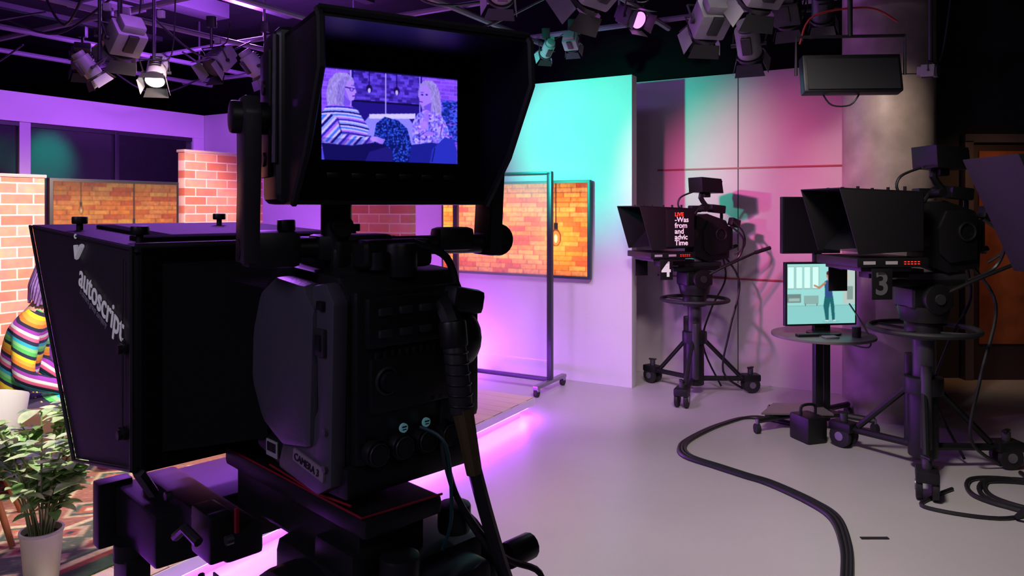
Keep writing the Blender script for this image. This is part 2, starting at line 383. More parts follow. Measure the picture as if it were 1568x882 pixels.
def brick_paint(w, h, W, H, bulbs, dim=1.0, seed=1):
    rs = np.random.RandomState(seed)
    p = Paint(w, h, W, H, (0.85,0.42,0.12))
    rows = 19; R = np.floor(p.Y*rows).astype(int); off = rs.rand(rows+2)
    cx = p.X*w/0.17+off[np.clip(R,0,rows)]; Cc = np.floor(cx).astype(int)
    hsh = np.abs(np.sin(R*12.98+Cc*78.2)*43758.5) % 1
    hs2 = np.abs(np.sin(R*39.3+Cc*11.1)*9343.5) % 1
    p.I = np.stack([0.98+0.02*hsh, 0.46+0.20*hsh*hs2+0.02, 0.13+0.15*hs2], -1)
    p.mask((hsh < 0.2), (0.86,0.30,0.12), 0.75)
    gap = (((p.Y*rows) % 1) < 0.13) | ((cx % 1) < 0.05)
    p.mask(gap, (0.72,0.22,0.07), 0.7)
    for k,sz in enumerate((3,6)):
        rr = rs.rand(H//sz+1, W//sz+1); n = np.kron(rr, np.ones((sz,sz)))[:H,:W]
        p.I *= (0.92+0.14*n)[..., None]
    vg = 1-0.6*np.clip(np.abs(p.Y-0.48)*2.1-0.55, 0, 1)
    p.I *= vg[..., None]
    for (x, y, s) in bulbs:
        p.glow(x, y, 0.13*s, 0.24*s, (1,0.66,0.2), 0.6)
        p.rect(x-0.003, y+0.10*s, x+0.003, 1, (0.1,0.04,0.03)); p.rect(x-0.014*s, y+0.06*s, x+0.014*s, y+0.15*s, (0.12,0.05,0.04))
        p.ell(x, y-0.01, 0.034*s, 0.095*s, (0.45,0.18,0.08)); p.ell(x, y-0.015, 0.028*s, 0.08*s, (0.85,0.48,0.18)); p.ell(x, y-0.02, 0.010*s, 0.045*s, (1,0.92,0.65))
    p.blur(1); p.I *= dim
    return p
def tv(name, pc, yaw, w, h, bulbs, dim=1.0, seed=1, stand=True, zc=1.4, frame=FIXD, zb=0.0, es=1.35):
    e = empty(name, (pc.x, pc.y, zb), yaw)
    b = MB(); zc -= zb
    b.box((0,0.03,zc),(w+0.05,0.05,h+0.05),frame,bev=0.006)
    if stand:
        for sx in (-0.3,0.3): b.box((sx*w,0.06,zc*0.5),(0.05,0.04,zc),FIXD,bev=0.004)
        for sx in (-0.3,0.3): b.box((sx*w,0.06,0.02),(0.06,0.5,0.04),FIXD,bev=0.006)
        b.box((0,0.06,zc-0.1),(w*0.7,0.03,0.06),FIXD)
    b.obj('frame', e)
    p = brick_paint(w, h, int(w*190), int(h*190), bulbs, dim, seed)
    p.obj('picture', attr_mat('tv_picture', es), e, Matrix.Translation((0,0.002,zc)))
    return e
a = C+e1*(0.372+0.83)+e2*0.075
tv('wall_television', a, RZ, 1.60, 0.86, [(0.80,0.42,1.0),(0.42,0.66,0.8)], 1.0, 3, stand=False, zc=1.41, frame=mat('tv_frame_teal',(0.02,0.05,0.06),0.4), es=1.9)
a = Q(1.40,-0.02)
tv('set_television', a, math.atan2(-e2.y,-e2.x), 1.04, 0.70, [(0.62,0.45,0.9),(0.2,0.7,0.5)], 0.74, 5, stand=True, zc=1.46, zb=0.152, es=1.35)

b = MB(); L = 1.0; FR = mat('perspex_frame',(0.05,0.05,0.07),0.35,metal=0.5)
for x in (0, -L): b.box((x,0,1.0),(0.045,0.045,1.85),FR,bev=0.004)
b.box((-L/2,0,1.915),(L+0.04,0.045,0.03),FR,bev=0.004); b.box((-L/2,0,0.10),(L,0.04,0.035),FR,bev=0.004)
b.box((-L/2,0,1.0),(L-0.04,0.008,1.79),GLASS)
for x in (0, -L):
    b.box((x,0,0.085),(0.05,0.56,0.03),SILV,bev=0.005)
    for y in (-0.25,0.25):
        b.cyl((x-0.015,y,0.035),(x+0.015,y,0.035),0.035,RUB); b.box((x,y,0.062),(0.05,0.04,0.03),SILV,bev=0.004)
b.obj('perspex_screen', loc=(0.335,6.50,0), rz=RZ)

# ------------------------------------------------------------------ people
def skin_mesh(verts, edges, radii, root=0, sub=2):
    me = bpy.data.meshes.new('sk'); me.from_pydata(verts, edges, []); o = bpy.data.objects.new('sk', me); COL.objects.link(o)
    md = o.modifiers.new('s','SKIN'); md.use_smooth_shade = True; md.branch_smoothing = 0.3
    sv = me.skin_vertices[0].data
    for i, r in enumerate(radii):
        sv[i].radius = r if hasattr(r,'__len__') else (r, r); sv[i].use_root = (i == root)
    s2 = o.modifiers.new('u','SUBSURF'); s2.levels = sub; s2.render_levels = sub
    dg = bpy.context.evaluated_depsgraph_get(); dg.update()
    r = bpy.data.meshes.new_from_object(o.evaluated_get(dg)); bpy.data.objects.remove(o)
    return r

def person(name, loc, yaw, top, trs, skin, hair, shoe, J, hairlen=0.28):
    parts = MB()
    names = list(J['v'].keys()); idx = {n:i for i,n in enumerate(names)}
    V = [J['v'][n][0] for n in names]; R = [J['v'][n][1] for n in names]
    E = [(idx[a], idx[c]) for a,c in J['e']]
    me = skin_mesh(V, E, R, idx['pelvis'])
    bm = bmesh.new(); bm.from_mesh(me)
    for m in (top, trs, skin, shoe, hair): parts._i(m)
    kind = J['k']
    segs = [(Vector(J['v'][a][0]), Vector(J['v'][c][0]), kind.get(c, kind.get(a, 0))) for a,c in J['e']]
    for f in bm.faces:
        c = f.calc_center_median(); best = 9
        for p, q, k in segs:
            t = max(0, min(1, (c-p).dot(q-p)/(q-p).length_squared)); d = (c-(p+(q-p)*t)).length
            if d < best: best = d; f.material_index = k
        f.smooth = True
    bm.to_mesh(me); bm.free(); parts.bm.from_mesh(me)
    for sd in ('L','R'):
        w = Vector(J['v']['wrist'+sd][0]); el = Vector(J['v']['elbow'+sd][0]); d = (w-el).normalized()
        nrm = Vector((0,0,-1)); nrm = (nrm-d*nrm.dot(d)).normalized(); sx = d.cross(nrm).normalized()
        th = 1 if sd == 'L' else -1
        pv = [w, w+d*0.045, w+d*0.085]; hm = skin_mesh([tuple(p) for p in pv], [(0,1),(1,2)], [(0.024,0.03),(0.022,0.04),(0.016,0.036)], 0, 2)
        for f in hm.polygons: f.material_index = 2; f.use_smooth = True
        parts.bm.from_mesh(hm)
        for i, ln in enumerate((0.068,0.078,0.072,0.056)):
            base = w+d*0.08+sx*(i-1.5)*0.019*th
            pts = [base, base+d*ln*0.45+nrm*0.006, base+d*ln*0.72+nrm*0.024, base+d*ln*0.86+nrm*0.045]
            fm = skin_mesh([tuple(p) for p in pts], [(0,1),(1,2),(2,3)], [0.0098,0.009,0.0082,0.0065], 0, 1)
            for f in fm.polygons: f.material_index = 2; f.use_smooth = True
            parts.bm.from_mesh(fm)
        base = w+d*0.03-sx*0.026*th; pts = [base, base+d*0.03-sx*0.026*th+nrm*0.012, base+d*0.06-sx*0.03*th+nrm*0.026]
        fm = skin_mesh([tuple(p) for p in pts], [(0,1),(1,2)], [0.0125,0.0105,0.008], 0, 1)
        for f in fm.polygons: f.material_index = 2; f.use_smooth = True
        parts.bm.from_mesh(fm)
    hc = Vector(J['head']); HM = Matrix.Translation(hc) @ Euler(J.get('hrot',(0,0,0))).to_matrix().to_4x4()
    t = bmesh.new(); bmesh.ops.create_uvsphere(t, u_segments=32, v_segments=24, radius=1)
    for v in t.verts:
        x, y, z = v.co
        w_ = 0.074*(1-0.25*max(0,-z)**1.5); x *= w_; yy = y*0.094*(1-0.10*max(0,-z)) + 0.012*max(0,-z)*(y>0); zz = z*0.115
        g = math.exp(-((x/0.013)**2+((zz+0.012)/0.026)**2)) if y > 0 else 0
        yy += 0.022*g
        for ex in (-0.03,0.03):
            if y > 0: yy -= 0.010*math.exp(-(((x-ex)/0.017)**2+((zz-0.012)/0.013)**2))
        if y > 0: yy += 0.006*math.exp(-((x/0.022)**2+((zz+0.055)/0.010)**2))
        v.co = (x, yy, zz)
    sm = parts.M; parts.M = HM; parts.add(t, skin)
    EYE = mat('eye_white',(0.8,0.8,0.8),0.2); IR = mat('iris',(0.03,0.05,0.08),0.2); LIP = mat('lips',(0.5,0.12,0.12),0.4)
    for ex in (-0.03,0.03):
        parts.sph((ex,0.078,0.012),(0.013,0.009,0.009),EYE,10); parts.sph((ex,0.086,0.012),(0.0055,0.003,0.0055),IR,8)
        parts.box((ex,0.091,0.034),(0.030,0.006,0.005),hair,bev=0.002)
        parts.sph((ex*2.5,-0.005,0.0),(0.010,0.018,0.030),skin,10)
    parts.sph((0,0.092,-0.052),(0.024,0.007,0.0065),LIP,10)
    t = bmesh.new(); bmesh.ops.create_uvsphere(t, u_segments=28, v_segments=20, radius=1)
    rem = [v for v in t.verts if (v.co.y > 0.28 and v.co.z < 0.45) or v.co.z < -0.45]
    bmesh.ops.delete(t, geom=rem, context='VERTS')
    for v in t.verts:
        k = 1+0.02*math.sin(v.co.x*40)+0.02*math.sin(v.co.y*33)
        v.co = Vector((v.co.x*0.088*k, v.co.y*0.108*k-0.006, v.co.z*0.129*k+0.006))
    parts.add(t, hair)
    for i in range(22):
        an = -math.pi/2+(i-10.5)/10.5*1.9
        cx, cy = math.cos(an), math.sin(an)
        p0 = Vector((cx*0.078, cy*0.095-0.004, 0.05)); p1 = Vector((cx*0.092, cy*0.11-0.006, -0.05)); p2 = Vector((cx*0.095, cy*0.105-0.01, -hairlen*0.7)); p3 = Vector((cx*0.088, cy*0.09-0.02, -hairlen-random.random()*0.03))
        parts.tube([p0,p1,p2,p3],0.018,hair,6,smooth=4,r2=0.007)
    parts.M = sm
    return parts.obj(name, loc=loc, rz=yaw)

def sit_pose(lean=0.0, drop=0.0):
    v = {'pelvis':((0,0.0,0.56),(0.165,0.135)),'waist':((0,-0.01,0.72),(0.14,0.11)),'chest':((0,-0.015,0.90),(0.165,0.12)),'upper':((0,0.0,1.01),(0.13,0.088)),
         'neck':((0,0.015,1.10),0.055),'headb':((0,0.03,1.18),0.05)}
    e = [('pelvis','waist'),('waist','chest'),('chest','upper'),('upper','neck'),('neck','headb')]
    k = {'pelvis':1,'waist':0,'chest':0,'upper':0,'neck':2,'headb':2}
    for sd, s in (('L',-1),('R',1)):
        v['sh'+sd] = ((s*0.165,0.0,1.005),0.075); v['elbow'+sd] = ((s*0.235,0.05,0.76),0.056); v['wrist'+sd] = ((s*0.07,0.26,0.70),0.034)
        v['hip'+sd] = ((s*0.10,0.06,0.54),0.105)
        v['knee'+sd] = ((s*0.11,0.46,0.55),0.075); v['calf'+sd] = ((s*0.11,0.45,0.36),0.064); v['ankle'+sd] = ((s*0.11,0.46,0.10),0.042); v['toe'+sd] = ((s*0.125,0.60,0.045),(0.04,0.03)); v['heel'+sd] = ((s*0.11,0.43,0.04),0.03)
        e += [('upper','sh'+sd),('sh'+sd,'elbow'+sd),('elbow'+sd,'wrist'+sd),('pelvis','hip'+sd),('hip'+sd,'knee'+sd),('knee'+sd,'calf'+sd),('calf'+sd,'ankle'+sd),('ankle'+sd,'toe'+sd),('ankle'+sd,'heel'+sd)]
        for n in ('hip','knee','calf','ankle'): k[n+sd] = 1
        k['toe'+sd] = 3; k['heel'+sd] = 3; k['sh'+sd] = 0; k['elbow'+sd] = 0; k['wrist'+sd] = 0
    cs, sn = math.cos(lean), math.sin(lean)
    def tf(p):
        y, z = p[1], p[2]-0.56
        return (p[0], y*cs+z*sn, 0.56+z*cs-y*sn)
    top = ('waist','chest','upper','neck','headb','shL','shR','elbowL','elbowR','wristL','wristR')
    for n in top: v[n] = (tf(v[n][0]), v[n][1])
    hd = tf((0,0.05,1.275))
    for n in v:
        p = v[n][0]
        if n[:3] in ('toe','hee','ank','cal'): continue
        v[n] = ((p[0],p[1],p[2]-drop), v[n][1])
    for sd in 'LR': p = v['calf'+sd][0]; v['calf'+sd] = ((p[0],p[1],p[2]-drop*0.6), v['calf'+sd][1])
    return {'v':v,'e':e,'k':k,'head':(hd[0],hd[1]+0.01,hd[2]-drop)}
SKIN = mat('skin',(0.62,0.36,0.27),0.5); TRO = mat('dark_purple_trousers',(0.045,0.025,0.08),0.8)
HAIRP = mat('lilac_hair',(0.36,0.20,0.58),0.5,noise=0.3,nscale=60); HAIRB = mat('blonde_hair',(0.55,0.38,0.2),0.5,noise=0.3,nscale=60)
SHOE = mat('pink_sneaker',(0.6,0.45,0.55),0.6); JEAN = mat('blue_jeans',(0.05,0.08,0.2),0.8)
FLOR = mat('floral_blouse',(0.4,0.25,0.35),0.8,noise=0.9,nscale=25)
W1 = Vector((-2.70, 3.98, ZR)); Y1 = math.radians(-66)
J1 = sit_pose(0.23,0.18); J1['hrot']=(-0.2,0,0)
person('woman_in_striped_sweater', W1, Y1, RAIN, TRO, SKIN, HAIRP, SHOE, J1, 0.13)
W2 = Vector((-1.60, 4.85, ZR)); Y2 = math.radians(112)
person('woman_in_floral_blouse', W2, Y2, FLOR, JEAN, SKIN, HAIRB, SHOE, sit_pose(0.12,0.10), 0.26)
def armchair(name, loc, yaw, m):
    b = MB()
    b.box((0,0.02,0.20),(0.60,0.58,0.14),m,bev=0.05,seg=3)
    b.box((0,-0.30,0.38),(0.62,0.14,0.50),m,rot=(math.radians(-8),0,0),bev=0.06,seg=3)
    for s in (-1,1):
        b.box((s*0.345,-0.02,0.28),(0.09,0.58,0.30),m,bev=0.04,seg=3)
        for y in (-0.22,0.24): b.cyl((s*0.29,y,0.003),(s*0.27,y*0.9,0.15),0.014,TEAK,r2=0.022)
    return b.obj(name, loc=loc, rz=yaw)
armchair('brown_armchair', W1, Y1, mat('brown_leather',(0.16,0.075,0.05),0.55,noise=0.2))
armchair('grey_armchair', W2, Y2, mat('grey_upholstery',(0.25,0.25,0.3),0.9,noise=0.2))
b = MB(); WP = mat('white_shell_plastic',(0.8,0.78,0.76),0.35)
n=22
t=bmesh.new(); rows=[]
for j,(r,z) in enumerate(((0.02,0.40),(0.18,0.41),(0.235,0.45),(0.26,0.55),(0.27,0.64))):
    row=[]
    for i in range(n+1):
        a = math.radians(-270+360*i/n)
        hh = z if j<3 else 0.45+(z-0.45)*(0.35+0.65*max(0,0.5-0.5*math.sin(a))*1.45)
        row.append(t.verts.new((r*math.cos(a),r*math.sin(a),hh)))
    rows.append(row)
for j in range(4):
    for i in range(n): t.faces.new((rows[j][i],rows[j][i+1],rows[j+1][i+1],rows[j+1][i]))
bmesh.ops.remove_doubles(t,verts=list(t.verts),dist=0.0005)
bmesh.ops.solidify(t,geom=list(t.faces),thickness=0.012)
b.add(t,WP)
for s in (-1,1):
    for y in (-1,1): b.cyl((s*0.22,y*0.22,0.004),(s*0.1,y*0.1,0.40),0.012,TEAK,r2=0.016)
b.obj('white_tub_chair', loc=(-2.42,3.22,ZR), rz=math.radians(30))

# ------------------------------------------------------------------ plant
b = MB(); POT = mat('white_ceramic',(0.75,0.72,0.72),0.35)
b.lathe([(0,0.0),(0.052,0.0),(0.056,0.01),(0.072,0.20),(0.076,0.205),(0.076,0.215),(0.068,0.215),(0.066,0.19),(0,0.19)],(0,0,0),POT)
b.lathe([(0.0,0.192),(0.067,0.190)],(0,0,0),mat('soil',(0.03,0.018,0.01),0.95))
LEAF = [mat('leaf_pale_green',(0.46,0.66,0.28),0.45,noise=0.3,nscale=30),mat('leaf_green',(0.22,0.44,0.12),0.45,noise=0.35,nscale=30),mat('leaf_cream',(0.70,0.80,0.46),0.45,noise=0.2,nscale=30)]
STM = mat('plant_stem',(0.28,0.34,0.14),0.6)
def leaf(b, p, d, ln, wd, m):
    d = d.normalized(); sx = d.cross(Vector((0,0,1)))
    if sx.length < 0.05: sx = Vector((1,0,0))
    sx.normalize(); up = sx.cross(d).normalized()
    t = bmesh.new(); L=[]; Cn=[]; Rr=[]
    for i in range(6):
        u=i/5; w=wd*math.sin(math.pi*min(1,u*0.93+0.07))**0.8*(1-0.35*u); c=p+d*ln*u-Vector((0,0,1))*ln*0.35*u*u
        Cn.append(t.verts.new(c-up*0.15*w)); L.append(t.verts.new(c-sx*w+up*w*0.15)); Rr.append(t.verts.new(c+sx*w+up*w*0.15))
    for i in range(5):
        t.faces.new((L[i],Cn[i],Cn[i+1],L[i+1])); t.faces.new((Cn[i],Rr[i],Rr[i+1],Cn[i+1]))
    b.add(t,m)
for i in range(38):
    a=random.random()*2*math.pi; r=random.random()*0.04; tilt=0.10+random.random()*0.80; h=0.20+random.random()*0.31
    p0=Vector((math.cos(a)*r,math.sin(a)*r,0.19)); dr=Vector((math.cos(a),math.sin(a),0))
    pts=[p0,p0+Vector((0,0,h*0.5))+dr*tilt*h*0.25,p0+Vector((0,0,h*0.85))+dr*tilt*h*0.6,p0+Vector((0,0,h))+dr*tilt*h*1.0]
    b.tube(pts,0.0032,STM,5,smooth=4)
    for j in range(10):
        u=0.30+0.70*j/9; k=u*3; q=int(min(2,k)); pp=pts[q].lerp(pts[q+1],k-q)
        aa=random.random()*2*math.pi; dd=Vector((math.cos(aa),math.sin(aa),0.35+random.random()*0.5))
        leaf(b,pp,dd,0.070+random.random()*0.06,0.020+random.random()*0.015,random.choice(LEAF))
b.obj('potted_plant', loc=(-1.80,2.83,ZR))

# ------------------------------------------------------------------ near studio camera
NC = empty('studio_camera', (-0.12,0.863,0), math.radians(45))
b = MB()
side = [(0.31,1.270),(0.31,1.545),(0.83,1.565),(0.565,1.222)]
b.prism(side,-0.200,-0.192,HOODM,bev=0.001)
b.prism(side,0.192,0.200,HOODM,bev=0.001)
b.slab([(-0.2,0.30,1.545),(0.2,0.30,1.545),(0.2,0.83,1.565),(-0.2,0.83,1.565)],0.007,HOODM)
b.slab([(-0.195,0.31,1.268),(0.195,0.31,1.268),(0.195,0.52,1.230),(-0.195,0.52,1.230)],-0.006,BLK)
b.box((0,0.305,1.41),(0.39,0.012,0.28),BLK2)
b.tube([(-0.203,0.31,1.268),(-0.203,0.31,1.55),(-0.203,0.832,1.570),(-0.203,0.565,1.220),(-0.203,0.31,1.268)],0.0030,DGREY,6)
b.tube([(-0.2,0.305,1.552),(0.2,0.305,1.552)],0.005,DGREY,6)
b.tube([(-0.2045,0.34,1.30),(-0.2045,0.34,1.535)],0.0010,DGREY,4)
for q in ([(-0.17,0.30,1.53),(0.17,0.30,1.53),(0.09,0.17,1.50),(-0.09,0.17,1.50)],[(-0.17,0.30,1.29),(-0.17,0.30,1.53),(-0.09,0.17,1.50),(-0.09,0.17,1.32)],[(0.17,0.30,1.29),(0.17,0.30,1.53),(0.09,0.17,1.50),(0.09,0.17,1.32)],[(-0.17,0.30,1.29),(0.17,0.30,1.29),(0.09,0.17,1.32),(-0.09,0.17,1.32)]):
    b.slab(q,0.004,BLK2)
for (x,y) in ((-0.17,0.66),(-0.17,0.38),(0.02,0.33),(0.15,0.35),(0.1,0.75)):
    z=1.552+0.02*(y-0.31)/0.52
    b.cyl((x,y,z),(x,y,z+0.012),0.005,BLK); b.cyl((x,y,z+0.010),(x,y,z+0.022),0.012,BLK,seg=12,bev=0.002)
b.box((-0.02,0.40,1.558),(0.3,0.05,0.008),BLK2,rot=(0.04,0,0),bev=0.003)
b.box((-0.12,0.55,1.564),(0.03,0.30,0.006),BLK2,rot=(0.04,0,0),bev=0.003)
for z in (1.42,1.31):
    b.box((-0.204,0.335,z),(0.010,0.024,0.012),BLK,bev=0.002); b.cyl((-0.214,0.330,z),(-0.20,0.330,z),0.006,BLK)
b.obj('prompter_hood', NC)
Zd = Vector((-1,0,0)); Xd = Vector((0,-0.224,-0.071)).normalized(); Yd = Zd.cross(Xd)
Mt = Matrix(((Xd.x,Yd.x,Zd.x,-0.2045),(Xd.y,Yd.y,Zd.y,0.535),(Xd.z,Yd.z,Zd.z,1.489),(0,0,0,1)))
text('hood_lettering','autoscript',0.050,WHT,Mt,NC,bold=0.0003)
Mt2 = Mt.copy(); Mt2.translation = Vector((-0.2045,0.527,1.476))
text('hood_sub_lettering','a camera group company',0.0125,mat('faint_lettering',(0.35,0.33,0.37),0.5),Mt2,NC)
b=MB(); b.M=Mt
b.tube([(-0.030,0.050,0.0),(-0.020,0.034,0.0),(0.000,0.060,0.0)],0.0035,WHT,6); b.sph((-0.036,0.062,0),(0.004,0.004,0.002),WHT,8)
b.obj('hood_tick_logo',NC)
b = MB()
b.box((0,0.47,1.135),(0.30,0.18,0.075),BLK,bev=0.006)
b.box((-0.10,0.36,1.175),(0.05,0.30,0.04),BLK,bev=0.006); b.box((0.10,0.36,1.175),(0.05,0.30,0.04),BLK,bev=0.006)
b.box((-0.15,0.56,1.13),(0.05,0.03,0.10),BLK,bev=0.004)
b.cyl((-0.135,0.58,1.10),(-0.135,0.58,1.14),0.020,BLK)
b.cyl((-0.145,0.50,1.075),(-0.145,0.50,1.10),0.022,BLK); b.box((-0.14,0.505,1.055),(0.035,0.06,0.05),BLK,bev=0.004)
b.box((-0.13,0.24,1.19),(0.03,0.06,0.06),BLK,bev=0.004)
b.tube([(-0.16,0.28,1.18),(-0.16,0.25,1.20),(-0.155,0.22,1.19)],0.006,DGREY,8)
b.box((-0.125,0.18,1.22),(0.005,0.005,0.03),RED,bev=0.001)
for y in (0.2,0.3,0.4): b.cyl((-0.13,y,1.19),(-0.121,y,1.19),0.006,MET,seg=10)
b.tube([(-0.195,0.31,1.265),(-0.16,0.36,1.215)],0.008,BLK,6)
b.obj('prompter_base', NC)
b = MB()
b.prism([(0.0,1.315),(0.0,1.50),(0.015,1.525),(0.16,1.535),(0.19,1.50),(0.22,1.34),(0.16,1.30)],-0.085,0.085,BLK,bev=0.006)
b.prism([(0.035,1.335),(0.028,1.49),(0.05,1.517),(0.115,1.522),(0.155,1.50),(0.175,1.45),(0.178,1.39),(0.15,1.345),(0.10,1.325)],-0.110,-0.080,BODYG,bev=0.012)
b.prism([(0.002,1.300),(-0.004,1.50),(0.012,1.52),(0.042,1.515),(0.045,1.47),(0.032,1.44),(0.030,1.38),(0.05,1.35),(0.11,1.325),(0.12,1.295),(0.03,1.285)],-0.103,-0.084,BODYG,bev=0.005)
b.box((-0.105,0.018,1.455),(0.006,0.018,0.030),DGREY,bev=0.002); b.box((-0.1085,0.018,1.455),(0.004,0.010,0.018),BLK,bev=0.002)
b.box((-0.105,0.018,1.495),(0.006,0.012,0.010),BLK,bev=0.001)
for zz in (1.32,1.36): b.cyl((-0.107,0.01,zz),(-0.101,0.01,zz),0.004,MET,seg=8)
b.prism([(-0.01,1.285),(-0.01,1.32),(0.2,1.32),(0.2,1.30),(0.1,1.28)],-0.09,0.09,BLK,bev=0.006)
b.tube([(-0.092,0.16,1.285),(-0.092,0.05,1.280),(-0.085,-0.010,1.280)],0.0013,RED,6)
b.box((-0.005,-0.006,1.415),(0.150,0.014,0.19),BLK,bev=0.004)
b.box((-0.01,-0.016,1.475),(0.12,0.010,0.055),BLK,bev=0.003)
for i in range(4):
    for j in range(2): b.box((-0.05+i*0.028,-0.023,1.463+j*0.024),(0.016,0.006,0.008),DGREY,bev=0.001)
b.box((0.0,-0.015,1.405),(0.13,0.008,0.06),BLK,bev=0.002)
b.tor((-0.045,-0.020,1.41),0.014,0.002,DGREY,rot=(math.pi/2,0,0),n=20,k=6); b.cyl((-0.045,-0.028,1.41),(-0.045,-0.018,1.41),0.011,BLK)
for i in range(4):
    x=-0.060+i*0.034
    b.cyl((x,-0.024,1.333),(x,-0.005,1.333),0.0145,BLK,bev=0.002); b.cyl((x,-0.028,1.333),(x,-0.02,1.333),0.010,BLK); b.tor((x,-0.027,1.333),0.0118,0.0010,DGREY,rot=(math.pi/2,0,0),n=18,k=5)
TB = mat('label_ring_teal',(0.2,0.45,0.5),0.5,emit=(0.3,0.8,0.9),es=0.08)
for x in (-0.026,0.006):
    b.cyl((x,-0.0255,1.355),(x,-0.0225,1.355),0.0052,TB,seg=16); b.box((x,-0.026,1.3565),(0.006,0.001,0.0015),BLK); b.box((x,-0.026,1.3535),(0.005,0.001,0.001),BLK)
for i in range(5): b.cyl((0.02+i*0.012,-0.019,1.38),(0.02+i*0.012,-0.012,1.38),0.003,DGREY,seg=8)
b.box((0.05,-0.012,1.365),(0.03,0.01,0.07),DGREY,bev=0.003)
for i in range(9): b.box((-0.055+i*0.010,-0.0135,1.438),(0.004,0.004,0.008),DGREY)
b.box((0.088,0.05,1.42),(0.03,0.12,0.16),BLK,bev=0.01); b.sph((0.075,-0.005,1.44),(0.030,0.022,0.035),BLK)
b.box((0.065,-0.01,1.49),(0.05,0.05,0.03),BLK,rot=(0,0.2,0),bev=0.008)
b.box((0,0.10,1.547),(0.10,0.17,0.035),BLK,bev=0.010,seg=3); b.cyl((0.0,0.02,1.52),(0.0,0.02,1.56),0.022,BLK,seg=16,bev=0.004)
b.box((-0.05,0.06,1.548),(0.035,0.035,0.03),BLK,bev=0.004); b.cyl((-0.03,0.02,1.53),(-0.03,0.02,1.55),0.012,BLK)
b.cyl((0,0.17,1.41),(0,0.30,1.41),0.085,BLK,seg=28)
b.obj('camera_body', NC)
Zd=Vector((-1,0,0)); Xd=Vector((0,-1,-0.15)).normalized(); Yd=Zd.cross(Xd)
b=MB(); b.box((-0.1045,0.045,1.316),(0.003,0.066,0.014),mat('pink_label_tape',(0.30,0.22,0.30),0.6),rot=(math.radians(8.5),0,0),bev=0.0005); b.obj('label_tape',NC)
text('label_text','CAMERA 3',0.0115,BLK,Matrix(((Xd.x,Yd.x,Zd.x,-0.1066),(Xd.y,Yd.y,Zd.y,0.074),(Xd.z,Yd.z,Zd.z,1.3165),(0,0,0,1))),NC)
b=MB(); b.box((-0.0915,0.155,1.306),(0.002,0.028,0.020),mat('barcode_sticker',(0.4,0.4,0.4),0.6),bev=0.0003)
for i in range(7): b.box((-0.093,0.145+i*0.0032,1.308),(0.001,0.0014,0.011),BLK)
b.obj('asset_sticker',NC)
b=MB()
b.box((-0.035,0.13,1.262),(0.105,0.34,0.022),BLK,bev=0.006)
b.box((-0.03,0.14,1.225),(0.09,0.30,0.055),BLK,bev=0.006)
b.tube([(-0.088,0.29,1.275),(-0.088,-0.035,1.275),(0.015,-0.042,1.275)],0.0013,RED,6)
b.cyl((0.052,-0.02,1.215),(0.052,-0.02,1.248),0.020,BLK,seg=14,bev=0.004)
b.M=Matrix.Translation((0,0,0.085))
for s in (-1,1):
    b.cyl((s*0.085,0.06,1.04),(s*0.135,0.06,1.04),0.075,BLK,seg=28,bev=0.01); b.cyl((s*0.135,0.06,1.04),(s*0.145,0.06,1.04),0.035,DGREY,seg=20,bev=0.004)
    b.cyl((s*0.14,-0.02,1.07),(s*0.185,-0.02,1.07),0.017,BLK,seg=14,bev=0.003)
b.cyl((-0.05,-0.05,1.10),(-0.05,-0.05,1.145),0.022,BLK,seg=14,bev=0.004)
b.box((0,0.06,1.04),(0.19,0.18,0.16),BLK,bev=0.02)
b.box((0,-0.045,1.06),(0.13,0.06,0.10),BLK,bev=0.012)
b.box((-0.01,-0.077,1.06),(0.06,0.006,0.05),DGREY,bev=0.003)
b.box((-0.06,0.02,1.13),(0.06,0.08,0.03),BLK,bev=0.006)
b.cyl((0,0.06,0.80),(0,0.06,0.98),0.10,BLK,r2=0.085,seg=28,bev=0.006)
b.tube([(-0.15,0.06,1.00),(-0.23,-0.1,0.98),(-0.27,-0.22,0.92)],0.012,BLK,10,smooth=4)
b.tube([(0.15,0.06,0.98),(0.22,-0.05,0.96),(0.30,-0.18,0.92)],0.012,BLK,10,smooth=4)
b.cyl((0.295,-0.17,0.925),(0.32,-0.25,0.90),0.017,RUB)
b.M=Matrix.Identity(4)
b.tor((0,0.06,0.82),0.27,0.014,RUB)
for k in range(3):
    a=k*2.094; b.tube([(0.05*math.cos(a),0.06+0.05*math.sin(a),0.80),(0.27*math.cos(a),0.06+0.27*math.sin(a),0.82)],0.010,BLK,6)
b.cyl((0,0.06,0.45),(0,0.06,0.90),0.055,DGREY,seg=24); b.cyl((0,0.06,0.10),(0,0.06,0.50),0.080,BLK,seg=24,bev=0.005)
for k in range(3):
    a=k*2.094+0.4; cx,cy=math.cos(a),math.sin(a)
    b.tube([(0,0.06,0.42),(0.36*cx,0.06+0.36*cy,0.15)],0.018,BLK,8); b.tube([(0,0.06,0.14),(0.40*cx,0.06+0.40*cy,0.13)],0.022,BLK,8)
    for s in (-1,1):
        ox,oy=-cy*0.03*s,cx*0.03*s; b.cyl((0.42*cx+ox,0.06+0.42*cy+oy,0.065),(0.42*cx+ox*1.9,0.06+0.42*cy+oy*1.9,0.065),0.065,RUB,seg=20)
    b.box((0.42*cx,0.06+0.42*cy,0.12),(0.10,0.10,0.05),BLK,rot=(0,0,a),bev=0.01)
b.obj('pan_head_and_pedestal',NC)
b=MB()
b.cyl((0.036,-0.052,1.365),(0.033,-0.042,1.445),0.0138,DGREY,seg=16,bev=0.002)
for i in range(6): b.tor((0.0335+0.0004*i,-0.044-0.0014*i,1.435-0.012*i),0.0142,0.0012,BLK,n=16,k=5)
b.cyl((0.033,-0.042,1.44),(0.033,-0.038,1.47),0.0165,BLK,seg=16,bev=0.003)
